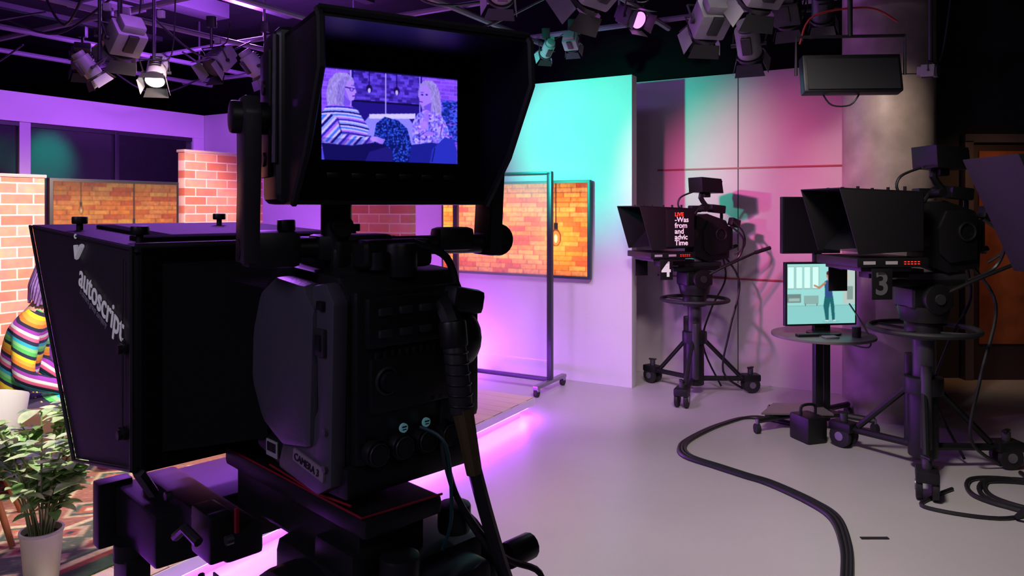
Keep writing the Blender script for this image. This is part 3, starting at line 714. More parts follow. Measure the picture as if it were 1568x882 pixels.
b.tube([(0.033,-0.038,1.465),(0.035,-0.02,1.485),(0.04,0.01,1.48)],0.013,BLK,8,smooth=3)
b.tube([(0.036,-0.053,1.37),(0.040,-0.057,1.34),(0.048,-0.060,1.295)],0.0130,OLIVE,10,smooth=4,r2=0.0095)
b.tube([(0.048,-0.060,1.30),(0.062,-0.063,1.25),(0.082,-0.065,1.19),(0.105,-0.065,1.13),(0.13,-0.06,1.05),(0.15,-0.02,0.9)],0.0085,CABLE,8,smooth=6)
b.tube([(0.03,-0.02,1.34),(0.03,-0.05,1.27),(0.10,-0.05,1.18),(0.16,-0.06,1.14),(0.17,-0.05,1.08),(0.12,-0.02,1.04)],0.004,CABLE,6,smooth=6)
b.tube([(0.03,-0.022,1.33),(0.04,-0.05,1.25),(0.11,-0.06,1.15),(0.15,-0.07,1.10),(0.14,-0.06,1.03)],0.003,CABLE,6,smooth=6)
b.tube([(0.00,-0.02,1.35),(0.018,-0.045,1.33),(0.022,-0.05,1.25),(0.017,-0.04,1.21)],0.0022,mat('teal_cable',(0.008,0.05,0.055),0.4),6,smooth=6)
b.tube([(0.02,0.02,1.56),(0.065,0.01,1.54),(0.075,0.0,1.49),(0.06,-0.01,1.46)],0.005,CABLE,8,smooth=6)
b.tube([(-0.16,0.20,1.16),(-0.17,0.16,1.12),(-0.18,0.15,1.06)],0.004,CABLE,6,smooth=4)
b.box((-0.13,0.20,1.115),(0.002,0.07,0.05),mat('grey_tag',(0.12,0.11,0.12),0.6))
b.obj('camera_cables',NC)

VF = empty('viewfinder', (0,0,0)); VF.parent = NC
Mw = Matrix.Translation((-0.138,0.85,1.705)) @ Euler((0,0,math.radians(30))).to_matrix().to_4x4()
Mn = Matrix.Translation((-0.12,0.863,0)) @ Euler((0,0,math.radians(45))).to_matrix().to_4x4()
VF.matrix_local = Mn.inverted() @ Mw
b=MB()
b.box((0,0.045,-0.003),(0.256,0.075,0.194),BLK,bev=0.012,seg=3)
for (c,d) in (((0,0.004,0.067),(0.235,0.012,0.034)),((0,0.004,-0.075),(0.235,0.012,0.050)),((-0.099,0.004,0),(0.038,0.012,0.15)),((0.099,0.004,0),(0.038,0.012,0.15))): b.box(c,d,BLK2)
hs=[(0.01,0.084),(-0.115,0.082),(-0.122,0.074),(-0.125,0.028),(-0.075,-0.045),(-0.02,-0.098),(0.01,-0.10)]
b.prism(hs,-0.119,-0.114,BLK,bev=0.001); b.prism(hs,0.109,0.114,BLK2,bev=0.001)
b.slab([(-0.119,0.01,0.084),(0.114,0.01,0.084),(0.114,-0.118,0.081),(-0.119,-0.118,0.081)],0.005,BLK)
b.slab([(-0.119,0.01,-0.10),(0.114,0.01,-0.10),(0.114,-0.022,-0.10),(-0.119,-0.022,-0.10)],-0.004,BLK)
for x in (-0.1165,0.1115): b.tube([(x,-0.114,0.083),(x,-0.123,0.074),(x,-0.126,0.028),(x,-0.076,-0.046),(x,-0.021,-0.10)],0.004,RUB,6)
b.tube([(-0.117,-0.118,0.083),(0.112,-0.118,0.083)],0.004,RUB,6)
for i in range(6): b.box((-0.07+i*0.028,-0.003,-0.068),(0.014,0.003,0.006),BLK,bev=0.001)
for z in (-0.05,0.03): b.cyl((-0.134,0.05,z),(-0.125,0.05,z),0.008,BLK,seg=12)
b.box((-0.129,0.05,0.0),(0.006,0.045,0.14),BLK,bev=0.002)
b.tube([(-0.128,0.012,0.083),(-0.129,0.012,-0.055)],0.0030,BODYG,6)
for s in (-1,1):
    x=s*0.150
    b.prism([(0.025,-0.165),(0.015,-0.05),(0.012,0.0),(0.025,0.018),(0.055,0.018),(0.068,0.0),(0.065,-0.08),(0.075,-0.165)],x-0.009,x+0.009,DGREY if s<0 else BLK,bev=0.004)
    b.cyl((s*0.126,0.04,-0.005),(s*0.170,0.04,-0.005),0.018,BLK,seg=18,bev=0.003)
b.cyl((-0.16,0.05,-0.150),(0.160,0.05,-0.150),0.012,BLK,seg=16)
b.box((-0.125,0.05,-0.150),(0.06,0.05,0.042),BLK,bev=0.010); b.box((0.10,0.05,-0.143),(0.05,0.034,0.03),BLK,bev=0.008)
b.cyl((0.160,0.032,-0.145),(0.160,0.068,-0.145),0.021,BLK,seg=22,bev=0.004); b.cyl((0.142,0.05,-0.145),(0.177,0.05,-0.145),0.019,BLK,seg=22,bev=0.004)
b.box((-0.03,0.06,-0.150),(0.09,0.05,0.03),BLK,bev=0.006)
b.cyl((-0.05,0.05,-0.155),(-0.05,0.05,-0.10),0.018,BLK,seg=16); b.cyl((-0.05,0.02,-0.125),(-0.05,0.07,-0.125),0.012,BLK,seg=12)
b.cyl((-0.11,0.04,-0.13),(-0.11,0.04,-0.117),0.010,BLK,seg=10,bev=0.002)
b.box((-0.03,0.06,-0.175),(0.06,0.06,0.05),BLK,bev=0.006)
b.obj('housing_and_yoke', VF)

# viewfinder picture
p = Paint(0.164,0.102,400,248,(0.20,0.12,0.62)); rs=np.random.RandomState(4)
rows=(p.Y*24); cx=p.X*15+(np.floor(rows)%2)*0.5
hsh=np.abs(np.sin(np.floor(rows)*12.98+np.floor(cx)*78.2)*43758.5)%1
p.I = np.stack([0.46+0.16*hsh,0.24+0.12*hsh,0.74+0.20*hsh],-1); p.mask(((rows%1)<0.16)|((cx%1)<0.05),(0.66,0.50,0.96),0.7)
p.rect(0.20,0.40,0.72,1.0,(0.13,0.07,0.45))
r2=np.floor(p.Y*34); c2=np.floor(p.X*30+np.sin(r2*7)*3); h2=np.abs(np.sin(r2*39.3+c2*11.1)*9343.5)%1
m=(p.X>0.22)&(p.X<0.71)&(p.Y>0.66); p.I[m]=(np.stack([0.18+0.26*h2,0.10+0.20*h2,0.48+0.35*h2],-1))[m]
p.rect(0.22,0.645,0.71,0.665,(0.05,0.03,0.2))
p.rect(0.445,0.42,0.452,1.0,(0.80,0.75,1)); p.rect(0.70,0.45,0.708,1.0,(0.7,0.6,1)); p.rect(0.195,0.55,0.205,1.0,(0.8,0.7,1))
for x,y in ((0.53,0.80),(0.33,0.80)):
    p.rect(x-0.002,y,x+0.002,1,(0.03,0.02,0.1)); p.ell(x,y,0.022,0.045,(0.06,0.03,0.2),0.8); p.ell(x,y-0.02,0.010,0.028,(0.85,0.8,1))
p.poly([(0.1,0.05),(0.33,0.50),(0.60,0.54),(0.72,0.3),(0.8,0.05)],(0.60,0.58,0.95)); p.poly([(0.33,0.47),(0.33,0.52),(0.67,0.56),(0.67,0.50)],(0.90,0.88,1))
p.poly([(0.0,0.0),(0.0,0.12),(0.5,0.16),(1,0.1),(1,0)],(0.34,0.30,0.80))
bush=p.inpoly([(0.38,0.0),(0.36,0.25),(0.38,0.42),(0.44,0.50),(0.54,0.47),(0.61,0.38),(0.64,0.2),(0.62,0.0)])
p.mask(bush,(0.04,0.08,0.36))
for i in range(900):
    x=0.35+0.30*rs.rand(); y=0.0+0.52*rs.rand(); mm=((((p.X-x)/0.006)**2+((p.Y-y)/0.010)**2)<1)&bush; p.mask(mm,[(0.10,0.24,0.68),(0.03,0.06,0.3),(0.22,0.44,0.85)][i%3],0.75)
for i in range(320):
    x=0.88+0.13*rs.rand(); y=0.25+0.48*rs.rand(); p.ell(x,y,0.009,0.016,[(0.06,0.12,0.42),(0.25,0.40,0.85),(0.1,0.2,0.6)][i%3],0.9,rot=rs.rand()*3)
hn=rs.rand(248,400)
for _ in range(9): hn=(np.roll(hn,1,0)+np.roll(hn,-1,0)+hn)/3
for _ in range(1): hn=(np.roll(hn,1,1)+hn)/2
hn=(hn-hn.min())/(hn.max()-hn.min())
def strands(hp, c, dc):
    m=p.inpoly(hp); p.mask(m,c)
    for k in range(3): p.I[...,k]=np.where(m,p.I[...,k]*(1-dc*hn),p.I[...,k])
strands([(0.045,0.52),(0.03,0.70),(0.05,0.86),(0.10,0.945),(0.17,0.955),(0.215,0.90),(0.225,0.84),(0.19,0.86),(0.15,0.74),(0.155,0.60),(0.12,0.50),(0.07,0.50)],(0.86,0.78,1.0),0.45)
p.poly([(0.145,0.60),(0.15,0.80),(0.175,0.875),(0.215,0.865),(0.228,0.80),(0.240,0.745),(0.230,0.735),(0.230,0.70),(0.222,0.665),(0.200,0.645),(0.195,0.60)],(0.74,0.58,0.96))
p.poly([(0.145,0.60),(0.15,0.72),(0.19,0.655),(0.20,0.645),(0.195,0.60)],(0.50,0.34,0.80)); p.poly([(0.15,0.72),(0.152,0.80),(0.17,0.74),(0.19,0.66)],(0.60,0.44,0.88))
p.line(0.155,0.795,0.225,0.785,0.006,(0.15,0.08,0.35)); p.ell(0.205,0.775,0.014,0.022,(0.25,0.15,0.5)); p.ell(0.205,0.775,0.009,0.015,(0.65,0.5,0.9))
p.line(0.213,0.703,0.228,0.708,0.007,(0.40,0.12,0.6)); p.line(0.205,0.82,0.225,0.818,0.005,(0.4,0.28,0.7))
strands([(0.10,0.66),(0.11,0.84),(0.16,0.91),(0.20,0.90),(0.175,0.86),(0.155,0.78),(0.150,0.62),(0.135,0.56)],(0.78,0.68,1.0),0.5)
cols=[(0.88,0.84,1),(0.20,0.16,0.65),(0.72,0.46,0.92),(0.84,0.80,1),(0.28,0.50,0.92),(0.88,0.84,1),(0.10,0.07,0.40),(0.58,0.70,1)]
body=p.inpoly([(0.0,0.18),(0.0,0.50),(0.03,0.575),(0.09,0.60),(0.15,0.585),(0.20,0.60),(0.25,0.55),(0.29,0.45),(0.33,0.36),(0.30,0.22),(0.18,0.15)])
si=(np.floor((p.Y+1.1*(p.X-0.14)**2)*58).astype(int))%8
for k,c in enumerate(cols): p.mask(body&(si==k),c)
arm=p.inpoly([(0.0,0.46),(0.06,0.50),(0.11,0.44),(0.14,0.30),(0.26,0.26),(0.35,0.27),(0.36,0.21),(0.25,0.17),(0.10,0.17),(0.0,0.20)])
si=(np.floor((p.X*0.9-p.Y*0.5+0.3)*54).astype(int))%8
for k,c in enumerate(cols): p.mask(arm&(si==k),c)
p.line(0.135,0.30,0.11,0.45,0.008,(0.1,0.05,0.35),0.6); p.line(0.14,0.29,0.34,0.275,0.007,(0.1,0.05,0.35),0.6)
p.poly([(0.0,0.17),(0.0,0.24),(0.36,0.23),(0.36,0.20),(0.2,0.16)],(0.1,0.05,0.4),0.35)
p.ell(0.375,0.245,0.040,0.030,(0.76,0.60,0.97),rot=-0.2)
for k in range(4): p.line(0.385,0.262-0.014*k,0.440-0.006*k,0.240-0.016*k,0.0075,(0.74,0.58,0.97)); p.line(0.385,0.255-0.014*k,0.430-0.006*k,0.236-0.016*k,0.002,(0.4,0.25,0.7))
p.poly([(0.02,0.0),(0.0,0.18),(0.20,0.16),(0.36,0.205),(0.44,0.19),(0.50,0.12),(0.50,0.0)],(0.06,0.04,0.30)); p.poly([(0.30,0.0),(0.33,0.10),(0.46,0.17),(0.50,0.12),(0.50,0)],(0.12,0.09,0.42))
strands([(0.69,0.78),(0.70,0.89),(0.745,0.955),(0.80,0.955),(0.84,0.90),(0.86,0.78),(0.875,0.62),(0.87,0.50),(0.80,0.46),(0.78,0.60),(0.72,0.62)],(0.84,0.76,1.0),0.5)
p.poly([(0.712,0.88),(0.700,0.80),(0.690,0.755),(0.700,0.745),(0.700,0.71),(0.712,0.665),(0.740,0.645),(0.745,0.59),(0.79,0.58),(0.79,0.70),(0.785,0.82),(0.76,0.90)],(0.72,0.55,0.95))
p.poly([(0.735,0.65),(0.745,0.59),(0.79,0.58),(0.79,0.70)],(0.50,0.34,0.80)); p.ell(0.722,0.782,0.010,0.010,(0.22,0.12,0.5)); p.ell(0.757,0.785,0.010,0.010,(0.25,0.15,0.5)); p.line(0.71,0.808,0.732,0.812,0.005,(0.4,0.28,0.7)); p.line(0.702,0.700,0.725,0.698,0.006,(0.42,0.14,0.6))
strands([(0.72,0.90),(0.76,0.92),(0.80,0.90),(0.79,0.78),(0.80,0.60),(0.83,0.46),(0.87,0.50),(0.87,0.66),(0.86,0.82),(0.83,0.92),(0.78,0.955)],(0.86,0.78,1.0),0.5)
bd=p.inpoly([(0.645,0.24),(0.65,0.46),(0.69,0.565),(0.75,0.61),(0.80,0.60),(0.88,0.55),(0.925,0.42),(0.945,0.25),(0.90,0.18),(0.72,0.18)])
p.mask(bd,(0.74,0.67,0.97))
for i in range(600):
    x=0.63+0.33*rs.rand(); y=0.18+0.45*rs.rand(); mm=(((p.X-x)/0.008)**2+((p.Y-y)/0.013)**2<1)&bd; p.mask(mm,[(0.25,0.18,0.60),(0.62,0.36,0.85),(0.38,0.46,0.88),(0.88,0.82,1),(0.5,0.4,0.85)][i%5],0.75)
p.line(0.70,0.30,0.76,0.37,0.004,(0.2,0.1,0.5),0.8); p.line(0.86,0.30,0.88,0.46,0.005,(0.2,0.1,0.5),0.8)
p.poly([(0.73,0.44),(0.74,0.60),(0.775,0.60),(0.77,0.42)],(0.68,0.50,0.93),0.9)
p.ell(0.74,0.415,0.030,0.035,(0.72,0.55,0.96))
for k in range(4): p.line(0.725+0.012*k,0.43,0.712+0.013*k,0.49-0.006*k,0.008,(0.74,0.57,0.97))
p.ell(0.78,0.34,0.040,0.022,(0.68,0.50,0.94))
p.poly([(0.62,0.0),(0.64,0.20),(0.80,0.24),(0.93,0.20),(0.99,0.16),(1.0,0.0)],(0.10,0.12,0.50)); p.poly([(0.78,0.0),(0.80,0.16),(0.90,0.31),(0.97,0.28),(1.0,0.14),(1,0)],(0.16,0.20,0.66)); p.line(0.80,0.02,0.82,0.17,0.005,(0.04,0.05,0.25))
p.rect(0.0,0.985,1,1,(0.05,0.03,0.2)); p.blur(2)
p.I=p.I*(0.92+0.12*rs.rand(248,400))[...,None]
p.I*=np.array([0.78,0.75,1.0])
p.obj('viewfinder_picture', attr_mat('viewfinder_glow',1.5), VF, Matrix.Translation((0,-0.0025,0)))
b=MB(); b.box((0,0.003,0),(0.17,0.008,0.11),FIXD); b.obj('screen_backing',VF)

# ------------------------------------------------------------------ distant studio cameras
def far_cam(name, loc, yaw, digit, s=1.0, base_rot=0.3, bright=0.3):
    BLK = FBLK
    e = empty(name, loc, yaw); e.scale=(s,s,s)
    b=MB()
    for k in range(3):
        a=k*2.094+base_rot; cx,cy=math.cos(a),math.sin(a); R=0.50
        b.tube([(0.05*cx,0.05*cy,0.50),(0.40*cx,0.40*cy,0.15)],0.019,BLK,8)
        b.tube([(0.05*cx,0.05*cy,0.13),(0.46*cx,0.46*cy,0.12)],0.022,BLK,8)
        b.box((R*cx,R*cy,0.13),(0.15,0.11,0.06),BLK,rot=(0,0,a),bev=0.012); b.cyl((R*cx,R*cy,0.1),(R*cx,R*cy,0.21),0.024,DGREY,seg=12,bev=0.003)
        b.box((R*cx,R*cy,0.215),(0.07,0.025,0.012),BLK,rot=(0,0,a+0.6),bev=0.003)
        for q in (-1,1):
            ox,oy=-cy*0.022*q,cx*0.022*q
            b.cyl((R*cx+ox,R*cy+oy,0.070),(R*cx+ox*2.4,R*cy+oy*2.4,0.070),0.070,RUB,seg=20,bev=0.006); b.cyl((R*cx+ox*2.4,R*cy+oy*2.4,0.070),(R*cx+ox*2.6,R*cy+oy*2.6,0.070),0.028,SILV,seg=14)
    b.cyl((0,0,0.08),(0,0,0.50),0.080,BLK,seg=22,bev=0.006); b.cyl((0,0,0.50),(0,0,0.84),0.058,DGREY,seg=20)
    b.cyl((0,0,0.44),(0,0,0.54),0.105,BLK,seg=22,bev=0.01); b.cyl((0.085,0.02,0.14),(0.085,0.02,0.66),0.034,BLK,bev=0.01); b.cyl((-0.08,0.04,0.14),(-0.08,0.04,0.62),0.030,DGREY,bev=0.01)
    b.cyl((0,0,0.76),(0,0,0.86),0.10,BLK,seg=22,bev=0.008)
    b.tor((0,0,0.815),0.285,0.016,RUB)
    for k in range(4):
        a=k*math.pi/2+0.5; b.tube([(0.06*math.cos(a),0.06*math.sin(a),0.80),(0.285*math.cos(a),0.285*math.sin(a),0.815)],0.009,BLK,6)
    b.cyl((0,0,0.86),(0,0,0.95),0.12,BLK,r2=0.14,seg=22,bev=0.006)
    b.box((0,0,1.0),(0.19,0.26,0.13),BLK,bev=0.03,seg=3)
    for q in (-1,1): b.cyl((q*0.085,0,1.0),(q*0.14,0,1.0),0.085,BLK,seg=22,bev=0.01); b.cyl((q*0.14,0,1.0),(q*0.15,0,1.0),0.03,DGREY,seg=14)
    b.box((0,0.02,1.085),(0.14,0.46,0.035),BLK,bev=0.006); b.box((0,-0.05,1.12),(0.12,0.36,0.04),DGREY,bev=0.006)
    for q in (-1,1):
        b.tube([(q*0.12,-0.02,1.02),(q*0.17,-0.22,1.12),(q*0.22,-0.50,1.24)],0.011,BLK,8,smooth=4); b.cyl((q*0.22,-0.46,1.225),(q*0.235,-0.60,1.265),0.017,RUB,seg=12)
    b.tube([(0.02,-0.30,1.20),(-0.05,-0.42,0.95),(-0.08,-0.30,0.55),(-0.1,-0.22,0.2),(-0.05,-0.45,0.02)],0.010,CABLE,6,smooth=6)
    b.tube([(0.06,-0.30,1.25),(0.10,-0.38,0.98),(0.05,-0.20,0.72),(0.09,-0.14,0.4),(0.05,-0.3,0.03)],0.009,CABLE,6,smooth=6)
    b.obj('pedestal',e)
    b=MB()
    b.prism([(-0.30,1.17),(-0.31,1.42),(-0.27,1.50),(-0.08,1.56),(0.02,1.54),(0.06,1.20),(-0.1,1.14)],-0.075,0.075,BLK,bev=0.01)
    sp=[(-0.27,1.22),(-0.27,1.44),(-0.20,1.50),(-0.08,1.50),(-0.03,1.40),(-0.04,1.25),(-0.1,1.2)]
    b.prism(sp,-0.095,-0.07,BLK,bev=0.008); b.prism(sp,0.07,0.095,BLK,bev=0.008)
    b.tube([(0,-0.27,1.50),(0,-0.25,1.60),(0,-0.08,1.63),(0,0.0,1.55)],0.014,BLK,8,smooth=5)
    b.cyl((0,0.02,1.36),(0,0.16,1.36),0.10,BLK,seg=24,bev=0.008)
    b.box((0.0,-0.33,1.36),(0.10,0.05,0.18),BLK,bev=0.01)
    for q in range(3): b.cyl((-0.03+q*0.03,-0.37,1.26),(-0.03+q*0.03,-0.35,1.26),0.012,DGREY,seg=10)
    b.tor((-0.10,-0.20,1.38),0.05,0.008,BLK,rot=(0,math.pi/2,0),n=20,k=6); b.tube([(-0.1,-0.30,1.45),(-0.16,-0.38,1.34),(-0.12,-0.36,1.18),(-0.1,-0.2,1.1)],0.010,CABLE,6,smooth=6)
    b.tube([(-0.09,-0.32,1.50),(-0.13,-0.40,1.40),(-0.12,-0.42,1.28),(-0.06,-0.36,1.20)],0.008,CABLE,6,smooth=6)
    b.box((-0.06,-0.36,1.48),(0.06,0.10,0.07),BLK,rot=(0.3,0,0.2),bev=0.01)
    b.box((-0.03,-0.20,1.60),(0.08,0.14,0.07),BLK,rot=(0.1,0,0),bev=0.01); b.box((0.03,-0.02,1.60),(0.07,0.10,0.06),BLK,bev=0.01); b.cyl((-0.10,-0.05,1.60),(0.08,-0.05,1.60),0.025,BLK,seg=12)
    b.tube([(0,-0.14,1.60),(0,-0.06,1.70),(0,-0.10,1.76)],0.022,BLK,8,smooth=3)
    b.box((0,-0.10,1.72),(0.10,0.06,0.04),BLK,bev=0.008)
    b.prism([(-0.22,1.735),(-0.20,1.86),(0.0,1.875),(-0.01,1.745)],-0.11,0.11,BLK,bev=0.006)
    b.box((0,-0.215,1.80),(0.17,0.004,0.09),mat('vf_dark_screen',(0.01,0.01,0.02),0.15),rot=(0.15,0,0))
    b.cyl((0.10,-0.10,1.80),(0.135,-0.10,1.80),0.02,BLK,seg=12)
    b.tube([(0.02,0.0,1.75),(0.03,0.12,1.70),(0.03,0.14,1.62),(0.02,0.05,1.55)],0.008,CABLE,6,smooth=5)
    b.obj('camera_body',e)
    b=MB()
    sd=[(0.15,1.28),(0.15,1.60),(0.64,1.62),(0.53,1.26)]
    for q in (-1,1): b.prism(sd,q*0.205-0.004,q*0.205+0.004,FARHOOD,bev=0.001)
    b.slab([(-0.21,0.15,1.60),(0.21,0.15,1.60),(0.21,0.64,1.62),(-0.21,0.64,1.62)],0.006,FARHOOD)
    b.box((0,0.15,1.44),(0.41,0.01,0.32),BLK2)
    b.slab([(-0.2,0.20,1.58),(0.2,0.20,1.58),(0.2,0.50,1.27),(-0.2,0.50,1.27)],0.003,mat('beamsplitter_glass',(0.02,0.02,0.025),0.05,alpha=0.4))
    b.box((0,0.33,1.215),(0.42,0.42,0.050),BLK,bev=0.006); b.box((0,0.20,1.14),(0.10,0.34,0.05),BLK,bev=0.006)
    b.box((0,0.35,1.18),(0.36,0.30,0.03),DGREY,bev=0.004)
    for x in (-0.15,0.0,0.15):
        for y in (0.22,0.5): b.cyl((x,y,1.61),(x,y,1.635),0.009,BLK,seg=8)
    for q in (-1,1):
        for i in range(5):
            for j in range(2): b.box((q*0.2115,0.18+i*0.020,1.208+j*0.012),(0.003,0.010,0.004),REDLED)
        b.box((q*0.2115,0.34,1.215),(0.002,0.07,0.018),mat('small_label',(0.4,0.38,0.4),0.6)); b.box((q*0.2115,0.47,1.215),(0.002,0.07,0.018),mat('small_label',(0.4,0.38,0.4),0.6))
    b.obj('teleprompter',e)
    b=MB(); DG=mat('digit_white',(0.55*min(1,bright*3),)*3,0.5,emit=(0.9,0.8,0.85),es=bright)
    b.box((0.215,0.40,1.10),(0.006,0.12,0.17),BLK,bev=0.002); b.box((0.17,0.40,1.16),(0.10,0.05,0.02),BLK)
    b.box((-0.215,0.40,1.10),(0.006,0.12,0.17),BLK,bev=0.002); b.box((-0.17,0.40,1.16),(0.10,0.05,0.02),BLK)
    b.obj('number_plate',e)
    text('number_digit',digit,0.17,DG,Matrix(((0,0,-1,-0.2195),(-1,0,0,0.445),(0,1,0,1.045),(0,0,0,1))),e,bold=0.004)
    text('number_digit',digit,0.17,DG,Matrix(((0,0,1,0.2195),(1,0,0,0.355),(0,1,0,1.045),(0,0,0,1))),e,bold=0.004)
    return e
C4 = far_cam('studio_camera', (1.585,6.42,0), math.radians(108), '4', 1.0, -1.80, 0.35)
C3 = far_cam('studio_camera', (2.53,4.55,0), math.radians(97), '3', 1.06, -1.64, 0.03)
b=MB(); b.box((-0.2150,0.27,1.44),(0.012,0.26,0.31),FARHOOD,bev=0.003)
b.obj('script_display',C4)
for i,l in enumerate(['LIVE','-Was','from','and','advic','Time']):
    text('script_line',l,0.060 if i else 0.045,REDLED if i==0 else PRTXT,Matrix(((0,0,-1,-0.2220),(-1,0,0,0.325),(0,1,0,1.54-0.048*i),(0,0,0,1))),C4,bold=0.001)

# ------------------------------------------------------------------ monitor trolley
e=empty('monitor_trolley',(2.28,5.45,0),math.radians(8))
b=MB(); TRM=mat('table_laminate',(0.16,0.14,0.13),0.4)
b.box((0,0.05,0.60),(0.06,0.05,1.15),BLK,bev=0.004); b.box((0.07,0.05,0.60),(0.04,0.04,1.15),BLK,bev=0.004)
b.cyl((0,-0.02,0.665),(0,-0.02,0.685),0.36,TRM,seg=40,bev=0.004)
for (x,y) in ((-0.55,-0.10),(0.28,-0.22),(-0.30,0.22),(0.35,0.22)):
    b.tube([(0,0.05,0.10),(x,y,0.09)],0.022,BLK,8); b.cyl((x-0.015,y,0.035),(x+0.015,y,0.035),0.035,RUB); b.cyl((x,y,0.05),(x,y,0.10),0.012,SILV,seg=8)
b.slab([(-0.50,-0.06,0.12),(0.0,-0.16,0.12),(0.05,0.15,0.12),(-0.28,0.19,0.12)],0.012,TRM)
b.box((0,0.0,0.10),(0.2,0.2,0.03),BLK,bev=0.01)
b.box((0,0.02,0.975),(0.565,0.035,0.47),BLK,bev=0.006); b.box((0,0.04,0.72),(0.08,0.04,0.12),BLK)
b.cyl((0,-0.03,0.685),(0,-0.03,0.70),0.12,BLK,seg=24)
b.box((-0.06,0.05,1.48),(0.46,0.04,0.42),BLK,bev=0.006); b.box((0,0.06,1.25),(0.06,0.03,0.3),DGREY)
b.box((-0.06,0.029,1.48),(0.43,0.002,0.39),mat('off_screen',(0.015,0.012,0.018),0.2))
b.box((-0.18,-0.12,0.695),(0.16,0.05,0.02),BLK,bev=0.005); b.box((-0.05,-0.2,0.692),(0.10,0.07,0.012),FIXG,bev=0.003); b.cyl((0.15,-0.2,0.685),(0.15,-0.2,0.76),0.03,DGREY)
b.tube([(0.22,0.0,0.9),(0.30,-0.1,0.7),(0.28,-0.15,0.6),(0.15,-0.1,0.62)],0.006,MET,6,smooth=5)
b.obj('stand',e)
p=Paint(0.535,0.44,214,176,(0.58,0.83,0.81))
p.rect(0,0,1,0.30,(0.52,0.78,0.77)); p.rect(0,0.295,1,0.31,(0.50,0.72,0.70))
for x0 in (0.0,0.12,0.24,0.36): p.rect(x0,0.58,x0+0.105,0.96,(0.55,0.68,0.66)); p.rect(x0+0.008,0.60,x0+0.098,0.95,(0.80,0.96,0.93))
p.rect(0.82,0.33,1,1,(0.70,0.76,0.74)); p.rect(0.88,0.40,0.97,0.62,(0.5,0.58,0.56)); p.rect(0.0,0.36,0.20,0.50,(0.42,0.52,0.50)); p.rect(0.02,0.38,0.18,0.43,(0.6,0.7,0.68)); p.rect(0.24,0.33,0.46,0.47,(0.52,0.66,0.64)); p.rect(0.26,0.30,0.27,0.34,(0.3,0.3,0.3)); p.rect(0.43,0.30,0.44,0.34,(0.3,0.3,0.3))
p.ell(0.80,0.78,0.10,0.13,(0.85,0.70,0.55),0.8)
SK=(0.72,0.48,0.36)
p.poly([(0.55,0.46),(0.53,0.30),(0.565,0.05),(0.61,0.05),(0.61,0.26),(0.63,0.36),(0.64,0.26),(0.66,0.05),(0.70,0.05),(0.69,0.30),(0.67,0.46)],(0.10,0.38,0.40))
p.poly([(0.555,0.44),(0.55,0.58),(0.545,0.70),(0.60,0.74),(0.66,0.71),(0.655,0.58),(0.67,0.44)],(0.18,0.30,0.50)); p.rect(0.59,0.72,0.62,0.77,SK)
p.ell(0.605,0.81,0.032,0.055,SK); p.ell(0.61,0.845,0.036,0.035,(0.28,0.14,0.08)); p.ell(0.645,0.80,0.018,0.05,(0.28,0.14,0.08))
p.line(0.555,0.68,0.47,0.60,0.018,SK); p.line(0.47,0.60,0.40,0.64,0.014,SK); p.line(0.655,0.68,0.72,0.58,0.018,SK); p.line(0.72,0.58,0.77,0.64,0.014,SK)
p.ell(0.585,0.045,0.03,0.015,(0.9,0.9,0.9)); p.ell(0.69,0.045,0.03,0.015,(0.9,0.9,0.9)); p.ell(0.64,0.03,0.13,0.02,(0.45,0.70,0.68),0.6)
p.blur(2)
p.obj('monitor_picture',attr_mat('monitor_glow',1.1),e,Matrix.Translation((0,-0.0005,0.975)))

b=MB(); b.box((0,0,0.09),(0.16,0.2,0.18),FBLK,bev=0.02); b.tube([(-0.06,0,0.18),(-0.05,0,0.24),(0.05,0,0.24),(0.06,0,0.18)],0.01,FBLK,8,smooth=4); b.obj('equipment_case',loc=(2.05,5.12,0),rz=0.3)

# edge of a further prompter rig at the right
b=MB()
b.prism([(0.33,1.84),(0.08,1.30),(-0.35,1.28),(-0.35,1.86)],-0.2,0.2,FARHOOD,bev=0.006)
b.cyl((0,-0.15,0.1),(0,-0.15,1.3),0.03,FBLK)
for k in range(3):
    a=k*2.094+0.2; b.tube([(0,-0.15,0.5),(0.4*math.cos(a),-0.15+0.4*math.sin(a),0.02)],0.015,FBLK,8)
b.cyl((0,-0.15,0.02),(0,-0.15,0.12),0.04,FBLK)
b.obj('prompter_stand',loc=(2.52,3.40,0),rz=math.radians(90))

def fcable(name, pts, r, offs=((0,0),)):
    b=MB()
    for ox,oy in offs: b.tube([(x+ox,y+oy,r+0.001) for (x,y) in pts],r,CABLE,8,smooth=8)
    return b.obj(name)
fcable('floor_cable',[(2.15,5.38),(1.85,5.64),(1.55,5.46),(1.27,5.16),(1.14,4.95),(1.13,4.75),(1.28,4.55),(1.40,4.40),(1.50,4.28),(1.62,4.02),(1.66,3.80),(1.58,3.50),(1.46,3.22),(1.30,2.9),(1.1,2.4),(0.9,1.6)],0.011,((0,0),(0.024,0.012),(-0.024,-0.008)))
fcable('floor_cable',[(3.1,4.4),(3.0,4.0),(2.75,3.85),(2.6,4.05),(2.75,4.3),(3.05,4.25),(3.2,3.95),(2.95,3.65),(2.6,3.6),(2.5,3.3),(2.8,3.0),(3.2,2.9)],0.013,((0,0),(0.05,0.03),(-0.04,0.05)))
fcable('floor_cable',[(2.5,4.2),(2.35,4.1),(2.2,3.95),(2.5,3.8),(2.9,3.9),(3.3,3.8)],0.010,((0,0),))
b=MB(); b.box((0,0,0.003),(0.135,0.022,0.003),FIXD); b.obj('floor_tape_mark',loc=(1.76,3.59,0),rz=0.0)

